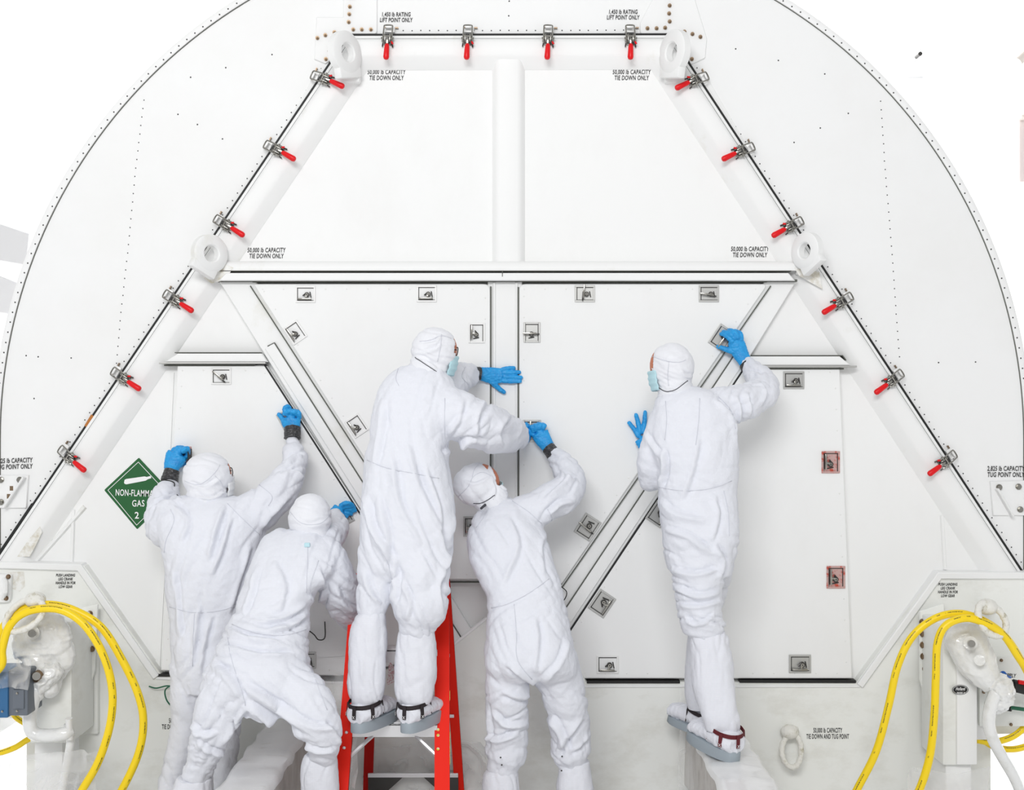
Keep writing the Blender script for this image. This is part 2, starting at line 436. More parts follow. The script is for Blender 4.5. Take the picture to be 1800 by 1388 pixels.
# ------------------------------------------------------------ soft bodies (cloth figures, gloves, wrapped lumps)
class Body:
    def __init__(s): s.v = []; s.f = []; s.pos = []

    def _add(s, v, f):
        n = len(s.v); s.v += v; s.f += [tuple(i + n for i in q) for q in f]

    def rows(s, rows, n=28, k=4, sq=2.3):
        """stacked ellipses: (py, x_left, x_right, depth y, half depth m)"""
        R = smooth_path(rows, k); vs = []; fs = []
        for q in R:
            py, xl, xr, y, hd = q; c = P((xl + xr) / 2, py, y); hw = (xr - xl) / 2 * (D0 + y) / F
            for i in range(n):
                a = 2 * math.pi * i / n; ca, sa = math.cos(a), math.sin(a)
                e = 2 / sq
                vs.append(c + Vector((math.copysign(abs(ca) ** e, ca) * hw, math.copysign(abs(sa) ** e, sa) * hd, 0)))
        m = len(R)
        fs = [(i * n + j, i * n + (j + 1) % n, (i + 1) * n + (j + 1) % n, (i + 1) * n + j) for i in range(m - 1) for j in range(n)]
        fs += [tuple(range(n)), tuple(range((m - 1) * n, m * n))]
        s._add(vs, fs)

    def limb(s, pts, k=4, n=18, caps=True):
        """swept oval limb: (px, py, y, half width px [, half depth px])"""
        pts = [tuple(p) + ((p[3],) if len(p) == 4 else ()) for p in pts]
        R = smooth_path(pts, k); W = [P(q[0], q[1], q[2]) for q in R]; vs = []; A0 = None
        m = len(R)
        for i, q in enumerate(R):
            t = (W[min(i + 1, m - 1)] - W[max(i - 1, 0)]).normalized()
            A = t.cross(Vector((0, 1, 0)))
            if A.length < .25 and A0 is not None: A = A0
            elif A.length < .25: A = Vector((1, 0, 0))
            A = (A - t * A.dot(t)).normalized()
            if A0 is not None and A.dot(A0) < 0: A = -A
            A0 = A; B = t.cross(A); sc = (D0 + q[2]) / F
            for j in range(n):
                a = 2 * math.pi * j / n; vs.append(W[i] + A * math.cos(a) * q[3] * sc + B * math.sin(a) * q[4] * sc)
        fs = [(i * n + j, i * n + (j + 1) % n, (i + 1) * n + (j + 1) % n, (i + 1) * n + j) for i in range(m - 1) for j in range(n)]
        fs += [tuple(range(n)), tuple(range((m - 1) * n, m * n))]
        s._add(vs, fs)
        if caps:
            for q, w_ in ((R[0], W[0]), (R[-1], W[-1])):
                s.ball(w_, min(q[3], q[4]) * .96 * (D0 + q[2]) / F)

    def ball(s, c, r, rz=None, ry=None, rot=None, n=16):
        bm = bmesh.new(); bmesh.ops.create_uvsphere(bm, u_segments=n, v_segments=n // 2 + 2, radius=1)
        m = Matrix.Translation(c) @ (rot if rot is not None else Matrix.Identity(4)) @ Matrix.Diagonal((r, ry or r, rz or r, 1))
        bm.transform(m); bm.verts.index_update()
        s._add([v.co.copy() for v in bm.verts], [[v.index for v in f.verts] for f in bm.faces]); bm.free()

    def egg(s, px, py, y, rx, rz, ry=None, rot=0):
        sc = (D0 + y) / F
        s.ball(P(px, py, y), rx * sc, rz * sc, (ry or rx) * sc, Matrix.Rotation(rot, 4, 'Y'), 24)

    def build(s, voxel, smooth=6, fac=.5):
        me = bpy.data.meshes.new('tmp'); me.from_pydata([tuple(v) for v in s.v], [], s.f)
        o = bpy.data.objects.new('tmp', me); C.objects.link(o)
        r = o.modifiers.new('r', 'REMESH'); r.mode = 'VOXEL'; r.voxel_size = voxel
        if smooth:
            q = o.modifiers.new('s', 'SMOOTH'); q.factor = fac; q.iterations = smooth
        dg = bpy.context.evaluated_depsgraph_get(); res = bpy.data.meshes.new_from_object(o.evaluated_get(dg))
        bpy.data.objects.remove(o); bpy.data.meshes.remove(me)
        return res


def get_vn(me):
    n = len(me.vertices); v = np.empty(n * 3); me.vertices.foreach_get('co', v); v = v.reshape(-1, 3)
    nn = np.empty(n * 3); me.vertices.foreach_get('normal', nn); return v, nn.reshape(-1, 3)


def set_v(me, v): me.vertices.foreach_set('co', v.reshape(-1)); me.update()


def seg_dist(x, y, a, b):
    ax, ay = a; bx, by = b; dx, dy = bx - ax, by - ay; L2 = dx * dx + dy * dy + 1e-9
    t = np.clip(((x - ax) * dx + (y - ay) * dy) / L2, 0, 1); cx_, cy_ = ax + t * dx, ay + t * dy
    s_ = ((x - ax) * dy - (y - ay) * dx) / math.sqrt(L2)
    return np.hypot(x - cx_, y - cy_), s_, t


def drape(me, bones=(), folds=(), seed=0, base=.004, fine=.0012):
    """cloth relief. bones: (x1,y1,x2,y2, fold angle deg, amplitude m, spacing px) broad wrinkles along a direction
    around each stretch; folds: ([(px,py)...], width px, depth m) single pressed folds (ridge with a valley beside it)"""
    v, nn = get_vn(me); px, py = proj(v); disp = np.zeros(len(v))
    if len(bones):
        W = np.zeros(len(v)) + 1e-6; A = np.zeros(len(v))
        for k, (x1, y1, x2, y2, ang, amp, spc) in enumerate(bones):
            d, _, _ = seg_dist(px, py, (x1, y1), (x2, y2)); wt = np.exp(-(d / 38.0) ** 2) + 1e-9
            ca, sa = math.cos(math.radians(ang)), math.sin(math.radians(ang))
            warp = vnoise(np.stack([px / 60, py / 60, v[:, 1] * 6], 1), seed + k) * 13
            lo = (px * ca + py * sa + warp) / (spc * 5.5); sh = (-px * sa + py * ca + warp) / (spc * 1.15)
            n1 = vnoise(np.stack([lo, sh, v[:, 1] * 5], 1), seed + 17 * k)
            n2 = vnoise(np.stack([lo * 1.9, sh * 2.1, v[:, 1] * 9 + 7], 1), seed + 5 + 17 * k)
            a1 = np.abs(n1); a2 = np.abs(n2)
            A += wt * amp * (1.9 * np.minimum(a1, .42) ** .8 - .75 + .30 * np.minimum(a2, .4) ** .8 + .25 * np.clip(1 - a2 * 5, 0, 1) * np.clip(a1 * 4 - .6, 0, 1)); W += wt
        disp += 1.15 * A / W
    disp += base * vnoise(v * np.array([9, 9, 7]), seed + 91) + fine * vnoise(v * 55, seed + 92)
    face = np.clip(-nn[:, 1] * 1.6 + .35, 0, 1)
    for pts, wd, dep in folds:
        pts = smooth_path(pts, 4) if len(pts) > 2 else pts
        best = np.full(len(v), 1e9); sd = np.zeros(len(v)); tt = np.zeros(len(v)); m = len(pts) - 1
        for i in range(m):
            d, s_, t = seg_dist(px, py, pts[i], pts[i + 1]); q = d < best
            best[q] = d[q]; sd[q] = s_[q]; tt[q] = (i + t[q]) / m
        sg = np.sign(sd) * best
        taper = np.clip(np.minimum(tt, 1 - tt) * 5, 0, 1) ** .7
        end = best <= np.abs(sd) * 1.02 + 2
        prof = np.exp(-(np.abs(sg) / wd) ** 1.5) - .9 * np.exp(-(np.abs(sg - 1.25 * wd) / (wd * .6)) ** 1.5)
        disp += 1.55 * face * taper * dep * prof * np.where(end, 1, np.exp(-(best / wd) ** 2))
    set_v(me, v + nn * disp[:, None])
    return me


def finish(name, me, m, parent):
    me.materials.clear(); me.materials.append(M[m]); me.name = name
    me.polygons.foreach_set('use_smooth', [True] * len(me.polygons))
    o = link_mesh(name, me, parent)
    return o


def surf_points(me, pts, step=6.0, off=.0015):
    """carry a pixel polyline onto the side of a mesh that faces the viewer (mesh in world frame)"""
    bm = bmesh.new(); bm.from_mesh(me); tree = BVHTree.FromBMesh(bm); bm.free(); out = []
    pp = smooth_path(pts, 6) if len(pts) > 2 else pts
    for i in range(len(pp) - 1):
        a, b_ = np.array(pp[i]), np.array(pp[i + 1]); k = max(1, int(np.linalg.norm(b_ - a) / step))
        for j in range(k):
            q = a + (b_ - a) * j / k; o = Vector((0, -D0, ZC)); d = (P(q[0], q[1], 0) - o).normalized()
            h = tree.ray_cast(o, d)
            if h[0] is not None: out.append(h[0] + h[1] * off)
    return out


# ================================================================= THE SETTING
mk('floor', ([(-14, -9, 0), (14, -9, 0), (14, 10, 0), (-14, 10, 0)], [(0, 1, 2, 3)]), 'floor', origin=(0, 0, 0))['kind'] = 'structure'
g = G(); g.box((-16, 9.6, 0), (16, 9.8, 13)); g.mk('wall_back', 'wall')['kind'] = 'structure'
# shallow wall panels behind, to the left
for k, (x0, y0, x1, y1) in enumerate(((-60, 392, 52, 466), (-60, 482, 40, 556))):
    pts = [(x0, y0 - 20), (x1, y0 + 18), (x1 - 6, y1), (x0, y1 - 18)]
    o = panel('trim_%d' % (k + 1), pts, 5.0, .06, 'pale'); o['kind'] = 'structure'
g = G()
for x in (1432, 1440, 1446, 1478, 1497, 1510):
    a = P(x, -60, 7.0); g.cyl((a.x, a.y, a.z), (a.x, a.y, P(x, 112, 7.0).z), .008, 8)
    a2 = P(x, -60, 7.0)
o = g.mk('hanging_cable', 'pale'); props(o, 'thin pale vertical cables hanging behind the container, upper right', 'cable', kind='stuff')
g = G(); g.tube([P(1790, 108, 2.0), P(1812, 88, 2.0), P(1850, 60, 2.0), P(1900, 30, 2.0)], .03, 12)
o = g.mk('wall_pipe', 'beige', None, True); props(o, 'short beige pipe end entering at the upper right edge', 'pipe')
g = G(); a = P(1611, 100, 6.5); g.cyl(a, a + Vector((0, -.12, 0)), .022, 10, 0); g.box(a + Vector((-.09, 0, -.22)), a + Vector((.07, .05, -.16)), 1, .01)
g.cyl(a, a + Vector((-.06, .02, -.18)), .008, 6, 1)
o = g.mk('wall_fixture', ['steeld', 'pale'], None, True); props(o, 'tiny dark-tipped fixture alone on the white wall, upper right', 'fixture')
g = G(); g.box(P(1792, 320, 2.5), P(1830, 205, 2.56), 0, .01); g.box(P(1796, 200, 2.4), P(1812, 212, 2.5), 1, .01)
o = g.mk('wall_box', ['palepink', 'beige'], None); props(o, 'pale pink box on the wall at the right edge', 'box')

# ================================================================= THE CONTAINER
CT = thing('transport_container', (0, 0.4, 0.05), 'huge white round-topped transport container with a bolted trapezoid end door', 'container')
CX, CY, R = 900.0, 772.0, 912.0


def arc(r, a0, a1, n, cx=CX, cy=CY):
    return [(cx + r * math.cos(math.radians(a0 + (a1 - a0) * i / n)), cy - r * math.sin(math.radians(a0 + (a1 - a0) * i / n))) for i in range(n + 1)]


out = arc(R, 180, 0, 120) + [(CX + R, 1018), (CX + 842, 1018), (CX + 842, 1285), (CX - 842, 1258), (CX - 842, 1018), (CX - R, 1018)]
panel('end_plate', out, 0.0, .03, 'paint', CT, rim=.3, rd=.001)
# barrel going back
pl = arc(R, 180, 0, 120); pl = [(CX - R, 1290)] + pl + [(CX + R, 1290)]
mk('barrel', sweep_vf(pl, [(0, .03), (0, 4.0), (8, 4.0), (8, .03)], yref=0, side=1), 'paint', CT, True)
# rim flange, and its seam line
rimp = [(CX - R, 1018)] + arc(R, 180, 0, 120) + [(CX + R, 1018)]
sweep('rim_flange', rimp, [(0, .002), (0, -.010), (1, -.012), (11, -.012), (12, -.010), (12, .002)], 'paint', CT)
sweep('rim_joint', rimp, [(12, .001), (12, -.003), (13.4, -.003), (13.4, .001)], 'gap', CT)


def rivets(name, pts, y, r=1.35, m='rivet', h=.003, jit=0.25):
    g = G()
    for x, z in pts:
        c = P(x + random.uniform(-jit, jit), z + random.uniform(-jit, jit), y); g.dome(c, r / 360, h, 6)
    o = g.mk(name, m, CT); o['kind'] = 'stuff'; return o


def along(path, step, off=0.0, start=0.0):
    out = []; d = start
    for i in range(len(path) - 1):
        a = np.array(path[i], float); b_ = np.array(path[i + 1], float); L_ = np.linalg.norm(b_ - a); t = (b_ - a) / L_; n_ = np.array((-t[1], t[0]))
        while d <= L_:
            out.append(tuple(a + t * d + n_ * off)); d += step
        d -= L_
    return out


rivets('rim_rivets', along(rimp, 18.2, 6), -.012, 1.5)
vl = [(253, 176), (238, 300), (227, 420), (213, 545), (204, 650)]
vr = [(1548, 178), (1556, 300), (1567, 430), (1576, 560), (1582, 640)]
rivets('rivet_row', along(vl, 15), 0.0, 1.2); rivets('rivet_row', along(vr, 15), 0.0, 1.2)
rivets('scattered_rivets', [(335, 136), (397, 119), (478, 96), (347, 219), (313, 201), (391, 244), (67, 627), (125, 629), (46, 625), (1293, 86), (1368, 106), (1450, 130), (1491, 199), (1442, 225), (1396, 250), (1650, 637), (1715, 636), (894, 28), (895, 2), (1316, 742), (60, 700)], 0.0, 1.5)
# the door's black gasket and the raised frame inside it
GL = (-60, 1064.5); TL = (614, 63); TR = (1177, 62); GR = (1850, 1088)
gp = [GL, TL, TR, GR]
sweep('door_gasket', gp, [(-2.2, .001), (-2.0, -.016), (2.0, -.018), (2.4, .001)], 'black', CT)
for nm, a, b_ in (('gasket_bulge', (60, 886), (-10, 990)), ('gasket_bulge', (1745, 930), (1796, 1007.5))):
    sweep(nm, [a, b_], [(-3.5, .001), (-3, -.018), (3.4, -.018), (4, .001)], 'black', CT)
sweep('gasket_lip', gp, [(3.2, .001), (3.2, -.030), (5, -.034), (8, -.034), (8, .001)], 'frame', CT)
sweep('door_frame', gp, [(9, .001), (9.5, -.040), (13, -.052), (18, -.056), (38, -.056), (43, -.050), (61, -.006), (61, .001)], 'frame', CT, side=1)
rv = [p for p in along(gp, 15.5, -9) if not (590 < p[0] < 665 and p[1] < 110) and not (1130 < p[0] < 1215 and p[1] < 110)]
rivets('door_rivets', rv, 0.0, 1.3)
# recessed upper panels
panel('door_skin', [(560, 120), (640, 118), (1150, 118), (1240, 130), (1440, 470), (1800, 1005), (1640, 1012), (1500, 1200), (285, 1200), (150, 1000), (0, 1005), (350, 470)], -.004, .003, 'door', CT)
# upper mullion and the horizontal beam
sweep('upper_mullion', [(894, 96), (894, 470)], [(-29, -.003), (-23, -.032), (-20, -.040), (-15, -.043), (15, -.043), (20, -.040), (23, -.032), (29, -.003)], 'frame', CT)
sweep('cross_beam', [(398, 459), (1405, 459)], [(0, -.003), (2, -.048), (5, -.064), (8, -.071), (15, -.074), (19, -.074), (19, -.002)], 'frame', CT)
sweep('cross_beam_joint', [(392, 478), (1385, 478)], [(0, -.02), (0, -.0755), (1.3, -.0755), (1.3, -.02)], 'gap', CT)
sweep('beam_joint_mark', [(884, 479), (884, 489)], [(0, -.02), (0, -.0895), (1.3, -.0895), (1.3, -.02)], 'gap', CT)
panel('drip_rail', [(397, 479.5), (1386, 479.5), (1398, 493), (384, 493)], -.088, .06, 'door', CT)
sweep('drip_rail_shadow_gap', [(386, 494), (1396, 494)], [(-1, -.02), (-1, -.066), (3, -.066), (3, -.02)], 'gap', CT)
# lower door: V of two diagonal beams and the central post
panel('left_diagonal', [(385, 494), (450, 494), (640, 800), (910, 1240), (800, 1200), (640, 930), (420, 640)][:4] + [(845, 1240), (640, 905)], -.045, .042, 'frame', CT)
panel('right_diagonal', [(1344, 494), (1400, 494), (1310, 640), (1000, 1110), (945, 1170), (945, 1090)], -.045, .042, 'frame', CT)
panel('central_post', [(857, 494), (918, 494), (918, 1090), (857, 1090)], -.047, .044, 'frame', CT)
sweep('post_ridge', [(872, 498), (872, 1085)], bar_prof(0, 6, -.052, -.03), 'frame', CT)
sweep('post_ridge', [(905, 498), (905, 1085)], bar_prof(-6, 0, -.052, -.03), 'frame', CT)


def strip_with_line(name, a, b_, w_, flip=1):
    """cover strip along a diagonal with a dark joint down one side"""
    sweep(name, [a, b_], bar_prof(0, w_ * flip, -.053, -.03) if flip > 0 else bar_prof(-w_, 0, -.053, -.03), 'frame', CT)
    sweep(name + '_joint', [a, b_], [(-.9, -.03), (-.9, -.0545), (.9, -.0545), (.9, -.03)], 'gap', CT)


strip_with_line('diagonal_strip', (486, 603), (815, 1122), 20, 1)
sweep('strip_end_joint', [(474, 609), (486, 603)], [(-.7, -.03), (-.7, -.0545), (.7, -.0545), (.7, -.03)], 'gap', CT)
strip_with_line('diagonal_strip', (1290, 620), (985, 1078), 22, -1)
for x0, x1, s_ in ((304, 466, 1), (1325, 1480, -1)):
    if s_ > 0: pts = [(312, 621), (460, 621), (470, 636), (290, 636)]
    else: pts = [(1318, 626), (1476, 626), (1496, 642), (1322, 642)]
    panel('hood_rail', pts, -.072, .07, 'door', CT)
    sweep('hood_rail_joint', [(pts[0][0], pts[0][1]), (pts[1][0], pts[1][1]), (pts[1][0] + 6, pts[1][1] + 8)], [(-1.6, -.002), (-1.6, -.05), (-.1, -.05), (-.1, -.002)], 'gap', CT, side=1)
    sweep('hood_rail_lip', [(pts[3][0] - 2, pts[3][1] + 1.0), (pts[2][0] + 2, pts[2][1] + 1.0)], [(0, -.004), (0, -.082), (2, -.084), (3.2, -.082), (3.2, -.004)], 'zinc', CT)
    sweep('hood_rail_gap', [(pts[3][0] + 4, pts[3][1] + 5), (pts[2][0] - 18, pts[2][1] + 5)], [(0, -.004), (0, -.056), (2.5, -.056), (2.5, -.004)], 'gap', CT)
# faint stiffeners at the sides
sweep('side_stiffener', [(130, 895), (127, 990)], [(-4, -.002), (-2, -.014), (2, -.014), (4, -.002)], 'door', CT)
sweep('side_stiffener', [(1655, 905), (1660, 1000)], [(-4, -.002), (-2, -.014), (2, -.014), (4, -.002)], 'door', CT)
sweep('edge_stiffener', [(150, 890), (52, 1000)], [(-5, -.002), (-2, -.018), (2, -.018), (5, -.002)], 'frame', CT)
# apron
ap = [(-60, 992), (20, 992), (148, 994), (285, 1188), (620, 1196), (790, 1140), (858, 1084), (942, 1084), (1005, 1140), (1030, 1197), (1505, 1200), (1645, 1008), (1860, 1006), (1860, 1290), (1742, 1290), (1742, 1408), (46, 1408), (46, 1262), (-60, 1262)]
panel('apron', ap, -.06, .085, 'apron', CT, rim=1)
sweep('apron_border', [(-60, 990), (18, 990), (148, 994), (281, 1184)], [(-7, .001), (-6, -.070), (-4, -.075), (4, -.075), (6, -.070), (7, -.058)], 'frame', CT, side=1)
sweep('apron_border', [(1860, 1008), (1643, 1008), (1505, 1199)], [(7, .001), (6, -.070), (4, -.075), (-4, -.075), (-6, -.070), (-7, -.058)], 'frame', CT, side=1)
sweep('apron_edge', [(281, 1184), (330, 1186), (620, 1192)], bar_prof(0, 5, -.066, -.02), 'frame', CT)
sweep('apron_edge', [(1008, 1198), (1505, 1198)], bar_prof(0, 5, -.066, -.02), 'frame', CT)
sweep('apron_edge', [(788, 1140), (858, 1084)], bar_prof(-5, 0, -.066, -.02), 'white', CT)
for a, b_ in (((480, 1188), (612, 1190)), ((1030, 1194), (1192, 1194)), ((1296, 1193), (1498, 1193)), ((284, 1182), (306, 1182))):
    sweep('hatch_shadow_gap', [a, b_], [(-3.0, -.02), (-3.0, -.0665), (1.2, -.0665), (1.2, -.02)], 'black', CT)
# corrosion patches on the lower corners of the frame (worn paint is its own thin coat)
for pts in ([(30, 978), (50, 948), (70, 925), (74, 935), (62, 960), (52, 978)], [(388, 462), (410, 470), (396, 492), (372, 498), (356, 488)], [(1396, 470), (1440, 478), (1446, 508), (1424, 496), (1404, 484)]):
    yy = -.0570 if pts[0][0] < 300 else -.0755
    panel('worn_patch', pts, yy, .0009, 'scuff', CT, rim=.2, rd=.0003)
panel('worn_patch', [(14, 1006), (42, 1004), (44, 1030), (34, 1040), (16, 1032)], -.0608, .0008, 'scuff', CT, rim=.3, rd=.0003)
sweep('worn_edge', [(1477, 648), (1488, 860), (1497, 1170)], [(0, -.002), (0, -.012), (8, -.012), (8, -.002)], 'frame', CT)
sweep('worn_edge', [(307, 655), (296, 900), (282, 1175)], [(-8, -.002), (-8, -.012), (0, -.012), (0, -.002)], 'frame', CT, side=-1)
panel('rust_mark', [(160, 728), (166, 732), (154, 752), (148, 748)], -.02, .004, 'rust', CT, rim=.3, rd=.001)

# ---- bolted corner plates and bolts
bolt = G(); bolt.cyl((0, 0, 0), (0, -.006, 0), .0105, 12); bolt.cyl((0, -.006, 0), (0, -.016, 0), .0078, 6); bolt.cyl((0, -.016, 0), (0, -.026, 0), .0042, 8)
bolt_me = None


def place(name, proto_me, pos, parent, ang=0.0, scale=1.0):
    o = bpy.data.objects.new(name, proto_me); C.objects.link(o); o.parent = parent
    o.location = Vector(pos) - ORG[parent.name]; o.rotation_euler = (0, ang, 0); o.scale = (scale,) * 3
    ORG[o.name] = Vector(pos); return o


def proto(gg, ms, smooth=True):
    me = bpy.data.meshes.new('proto'); me.from_pydata([tuple(v) for v in gg.v], [], gg.f)
    for k in ms: me.materials.append(M[k])
    me.polygons.foreach_set('material_index', gg.m)
    bm = bmesh.new(); bm.from_mesh(me); bmesh.ops.recalc_face_normals(bm, faces=bm.faces); bm.to_mesh(me); bm.free()
    if smooth:
        me.polygons.foreach_set('use_smooth', [True] * len(me.polygons)); me.set_sharp_from_angle(angle=math.radians(35))
    return me


bolt_me = proto(bolt, ['bronze'])
big = G(); big.cyl((0, 0, 0), (0, -.005, 0), .0150, 16); big.cyl((0, -.005, 0), (0, -.016, 0), .0115, 6)
big_me = proto(big, ['bronze']); big_s = proto(big, ['steel'])
panel('corner_plate', round_poly([(556, 30), (603, 30), (603, -40), (663, -40), (663, 60, 6), (612, 60), (598, 96), (572, 112), (552, 104)], 0), -.008, .007, 'paint', CT)
panel('corner_plate', round_poly([(1125, 60, 6), (1125, 40), (1168, -40), (1210, -40), (1243, 68, 3), (1240, 102, 3), (1214, 114), (1188, 60)], 0), -.008, .007, 'paint', CT)
for x, y in ((615, 12), (614, 25), (613, 39), (621, 52), (636, 52), (652, 52), (588, 57), (572, 62), (558, 67), (573, 104), (579, 90), (616, -4), (617, -20),
             (1177, 10), (1176, 24), (1177, 38), (1138, 50), (1154, 50), (1169, 49), (1203, 56), (1217, 60), (1231, 65), (1202, 79), (1208, 91), (1216, 104), (1176, -6), (1176, -22)):
    place('bolt', bolt_me, P(x, y, -.008), CT, random.uniform(0, 1), .92)
# tug point plates
for pts, bs in (([(-30, 835), (50, 835), (46, 893), (-30, 893)], [(2, 843), (35, 843), (2, 882)]), ([(1741, 846), (1840, 843), (1840, 906), (1746, 906)], [(1756, 856), (1790, 855), (1793, 895)])):
    panel('tug_plate', pts, -.012, .011, 'paint', CT)
    for x, y in bs: place('bolt', big_s, P(x, y, -.012), CT, random.uniform(0, 1), 1.0)
sweep('tug_gusset', [(47, 838), (13, 890)], bar_prof(-2, 2, -.05, -.01), 'paint', CT)
sweep('tug_gusset', [(1748, 858), (1775, 905)], bar_prof(-2, 2, -.05, -.01), 'paint', CT)
for x, y in ((20, 858), (15, 872)): panel('scrape', [(x - 3, y - 4), (x + 3, y - 4), (x + 3, y + 4), (x - 3, y + 4)], -.013, .001, 'bronze', CT, rim=.2, rd=.0003)

# ---- lifting lugs
def lug(px, py, ay, ax, r, label=None, base=(0, 30)):
    """pierced ring plate; ay turn about the vertical, ax lean"""
    bm = bmesh.new(); n = 40; t = .017; r1 = r / 360; r0 = r1 * .42
    def prof(rr, yy): return [bm.verts.new((math.cos(2 * math.pi * i / n) * rr, yy, math.sin(2 * math.pi * i / n) * rr)) for i in range(n)]
    rings = [prof(r0, t), prof(r0, -t), prof(r0 + .006, -t - .006), prof(r1 - .008, -t - .006), prof(r1, -t), prof(r1, t), prof(r1 - .008, t + .006), prof(r0 + .006, t + .006)]
    for a in range(len(rings)):
        A, B = rings[a], rings[(a + 1) % len(rings)]
        for i in range(n): bm.faces.new((A[i], A[(i + 1) % n], B[(i + 1) % n], B[i]))
    pos = P(px, py, -.125)
    mt = Matrix.Translation(pos) @ Matrix.Rotation(ay, 4, 'Z') @ Matrix.Rotation(ax, 4, 'Y')
    g = G(); g.bm(bm, 0, mt)
    g.box((-r1 * .75, -.022, -r1 * 1.15), (r1 * .75, .022, -r1 * .62), 0, .008, mt)
    o = g.mk('lifting_lug', 'frame', CT, True)
    g = G()
    b0 = P(px + base[0], py + base[1], -.058); g.box(b0 - Vector((r1 * .5, -.06, .035)), b0 + Vector((r1 * .5, .0, .035)), 0, .01)
    g.mk('lug_foot', 'frame', CT, True)


lug(606, 93, math.radians(56), math.radians(-14), 37, base=(8, 38))
lug(1186, 92, math.radians(-62), math.radians(12), 38, base=(2, 40))
lug(368, 446, math.radians(46), math.radians(26), 33, base=(10, 30))
lug(1419, 441, math.radians(-58), math.radians(-30), 32, base=(-4, 30))

# ---- toggle clamps
q = 1 / 360.0
kb = G()
kb.box((-14 * q, -.012, -8 * q), (-4 * q, -.002, 10 * q), 0, .001)            # keeper plate on the shell
kb.box((-12 * q, -.040, -5 * q), (-9 * q, -.010, 5 * q), 0, .001)
for z in (-6, 12, 15): kb.cyl((-12 * q, -.002, z * q), (-12 * q, -.016, z * q), 1.4 * q, 8, 1)
keep_me = proto(kb, ['zincw', 'bronze'])
lp = G(); y_ = -.098
lp.tube(smooth_path([(22 * q, y_, 7.5 * q), (10 * q, y_, 7.5 * q), (-9 * q, y_ + .030, 7.5 * q), (-13 * q, y_ + .036, 6.5 * q), (-14 * q, y_ + .038, 0), (-13 * q, y_ + .036, -6.5 * q), (-9 * q, y_ + .030, -7.5 * q), (10 * q, y_, -7.5 * q), (22 * q, y_, -7.5 * q)], 4), 1.25 * q, 8)
lp.cyl((13 * q, y_, -11 * q), (13 * q, y_, 11 * q), 2.0 * q, 10)
for z in (-7.5, 7.5): lp.cyl((16 * q, y_, z * q), (20 * q, y_, z * q), 2.6 * q, 6)
loop_me = proto(lp, ['steel'])
bs = G()
bs.box((4 * q, -.082, -6 * q), (24 * q, -.078, 6 * q), 0, .001)
for z in (-4.2, 4.2): bs.box((6 * q, -.108, (z - .7) * q), (20 * q, -.080, (z + .7) * q), 0, .001)
bs.box((6 * q, -.104, -3.4 * q), (22 * q, -.084, 3.4 * q), 1, .001)
bs.box((8 * q, -.101, 5.0 * q), (24 * q, -.082, 6.6 * q), 1, .001)
bs.cyl((14 * q, -.108, -1.5 * q), (14 * q, -.114, -1.5 * q), 1.8 * q, 8, 1)
bs.cyl((10 * q, -.104, -6.5 * q), (10 * q, -.104, 6.5 * q), 1.6 * q, 8, 0)
bs.cyl((18 * q, -.100, -7 * q), (18 * q, -.100, 7 * q), 1.5 * q, 8, 1)
bs.box((14 * q, -.114, -2 * q), (25 * q, -.108, 2 * q), 0, .001)
bs.cyl((20 * q, -.09, 8 * q), (28 * q, -.088, 9 * q), 1.3 * q, 8, 1)
bs.cyl((21 * q, -.09, -8 * q), (27 * q, -.088, -9 * q), 1.1 * q, 8, 1)
base_me = proto(bs, ['steel', 'steeld'])
hd = Body()
def local_tube(a, b_, r0, r1, n=12):
    g_ = G(); pts = []; rs = []
    for t, k in ((0, .55), (.06, .85), (.2, 1), (.6, 1), (.85, 1), (.96, .75), (1.0, .35)):
        pts.append(Vector(a).lerp(Vector(b_), t)); rs.append((r0 + (r1 - r0) * t) * k)
    g_.tube(pts, rs, n); return g_
hg = local_tube((24 * q, -.112, 0), (52 * q, -.118, -1 * q), 4.1 * q, 5.4 * q, 14); grip_me = proto(hg, ['red'])
tg = local_tube((19 * q, -.104, 7 * q), (24 * q, -.106, 10 * q), 1.5 * q, 1.8 * q, 8); trig_me = proto(tg, ['red'])
sp_ = []
for y in (140, 262, 392, 523, 658, 795): sp_.append((582 - .674 * (y - 111), y, 25 + (y - 140) / 655 * 9, 1))
for y in (142, 265, 395, 527, 662, 803): sp_.append((1205 + .656 * (y - 105), y, 180 - (24 + (y - 140) / 655 * 10), -1))
for x in (684, 823, 963, 1106): sp_.append((x, 62, 90 + (963 - x) * .008, 1))
for x, y, a, fl in sp_:
    pos = P(x, y, 0) + Vector((0, .022, 0)); A = math.radians(a + random.uniform(-2, 2))
    t = place('toggle_clamp', base_me, pos, CT, A, 1.0)
    if fl < 0: t.scale = (1, 1, -1)
    for nm, me_ in (('keeper', keep_me), ('hook_loop', loop_me), ('grip', grip_me), ('release_trigger', trig_me)):
        c = bpy.data.objects.new(nm, me_); C.objects.link(c); c.parent = t
        if nm == 'keeper': c.location.y = -.022
        if nm == 'grip': c['label'] = 'red rubber grip'

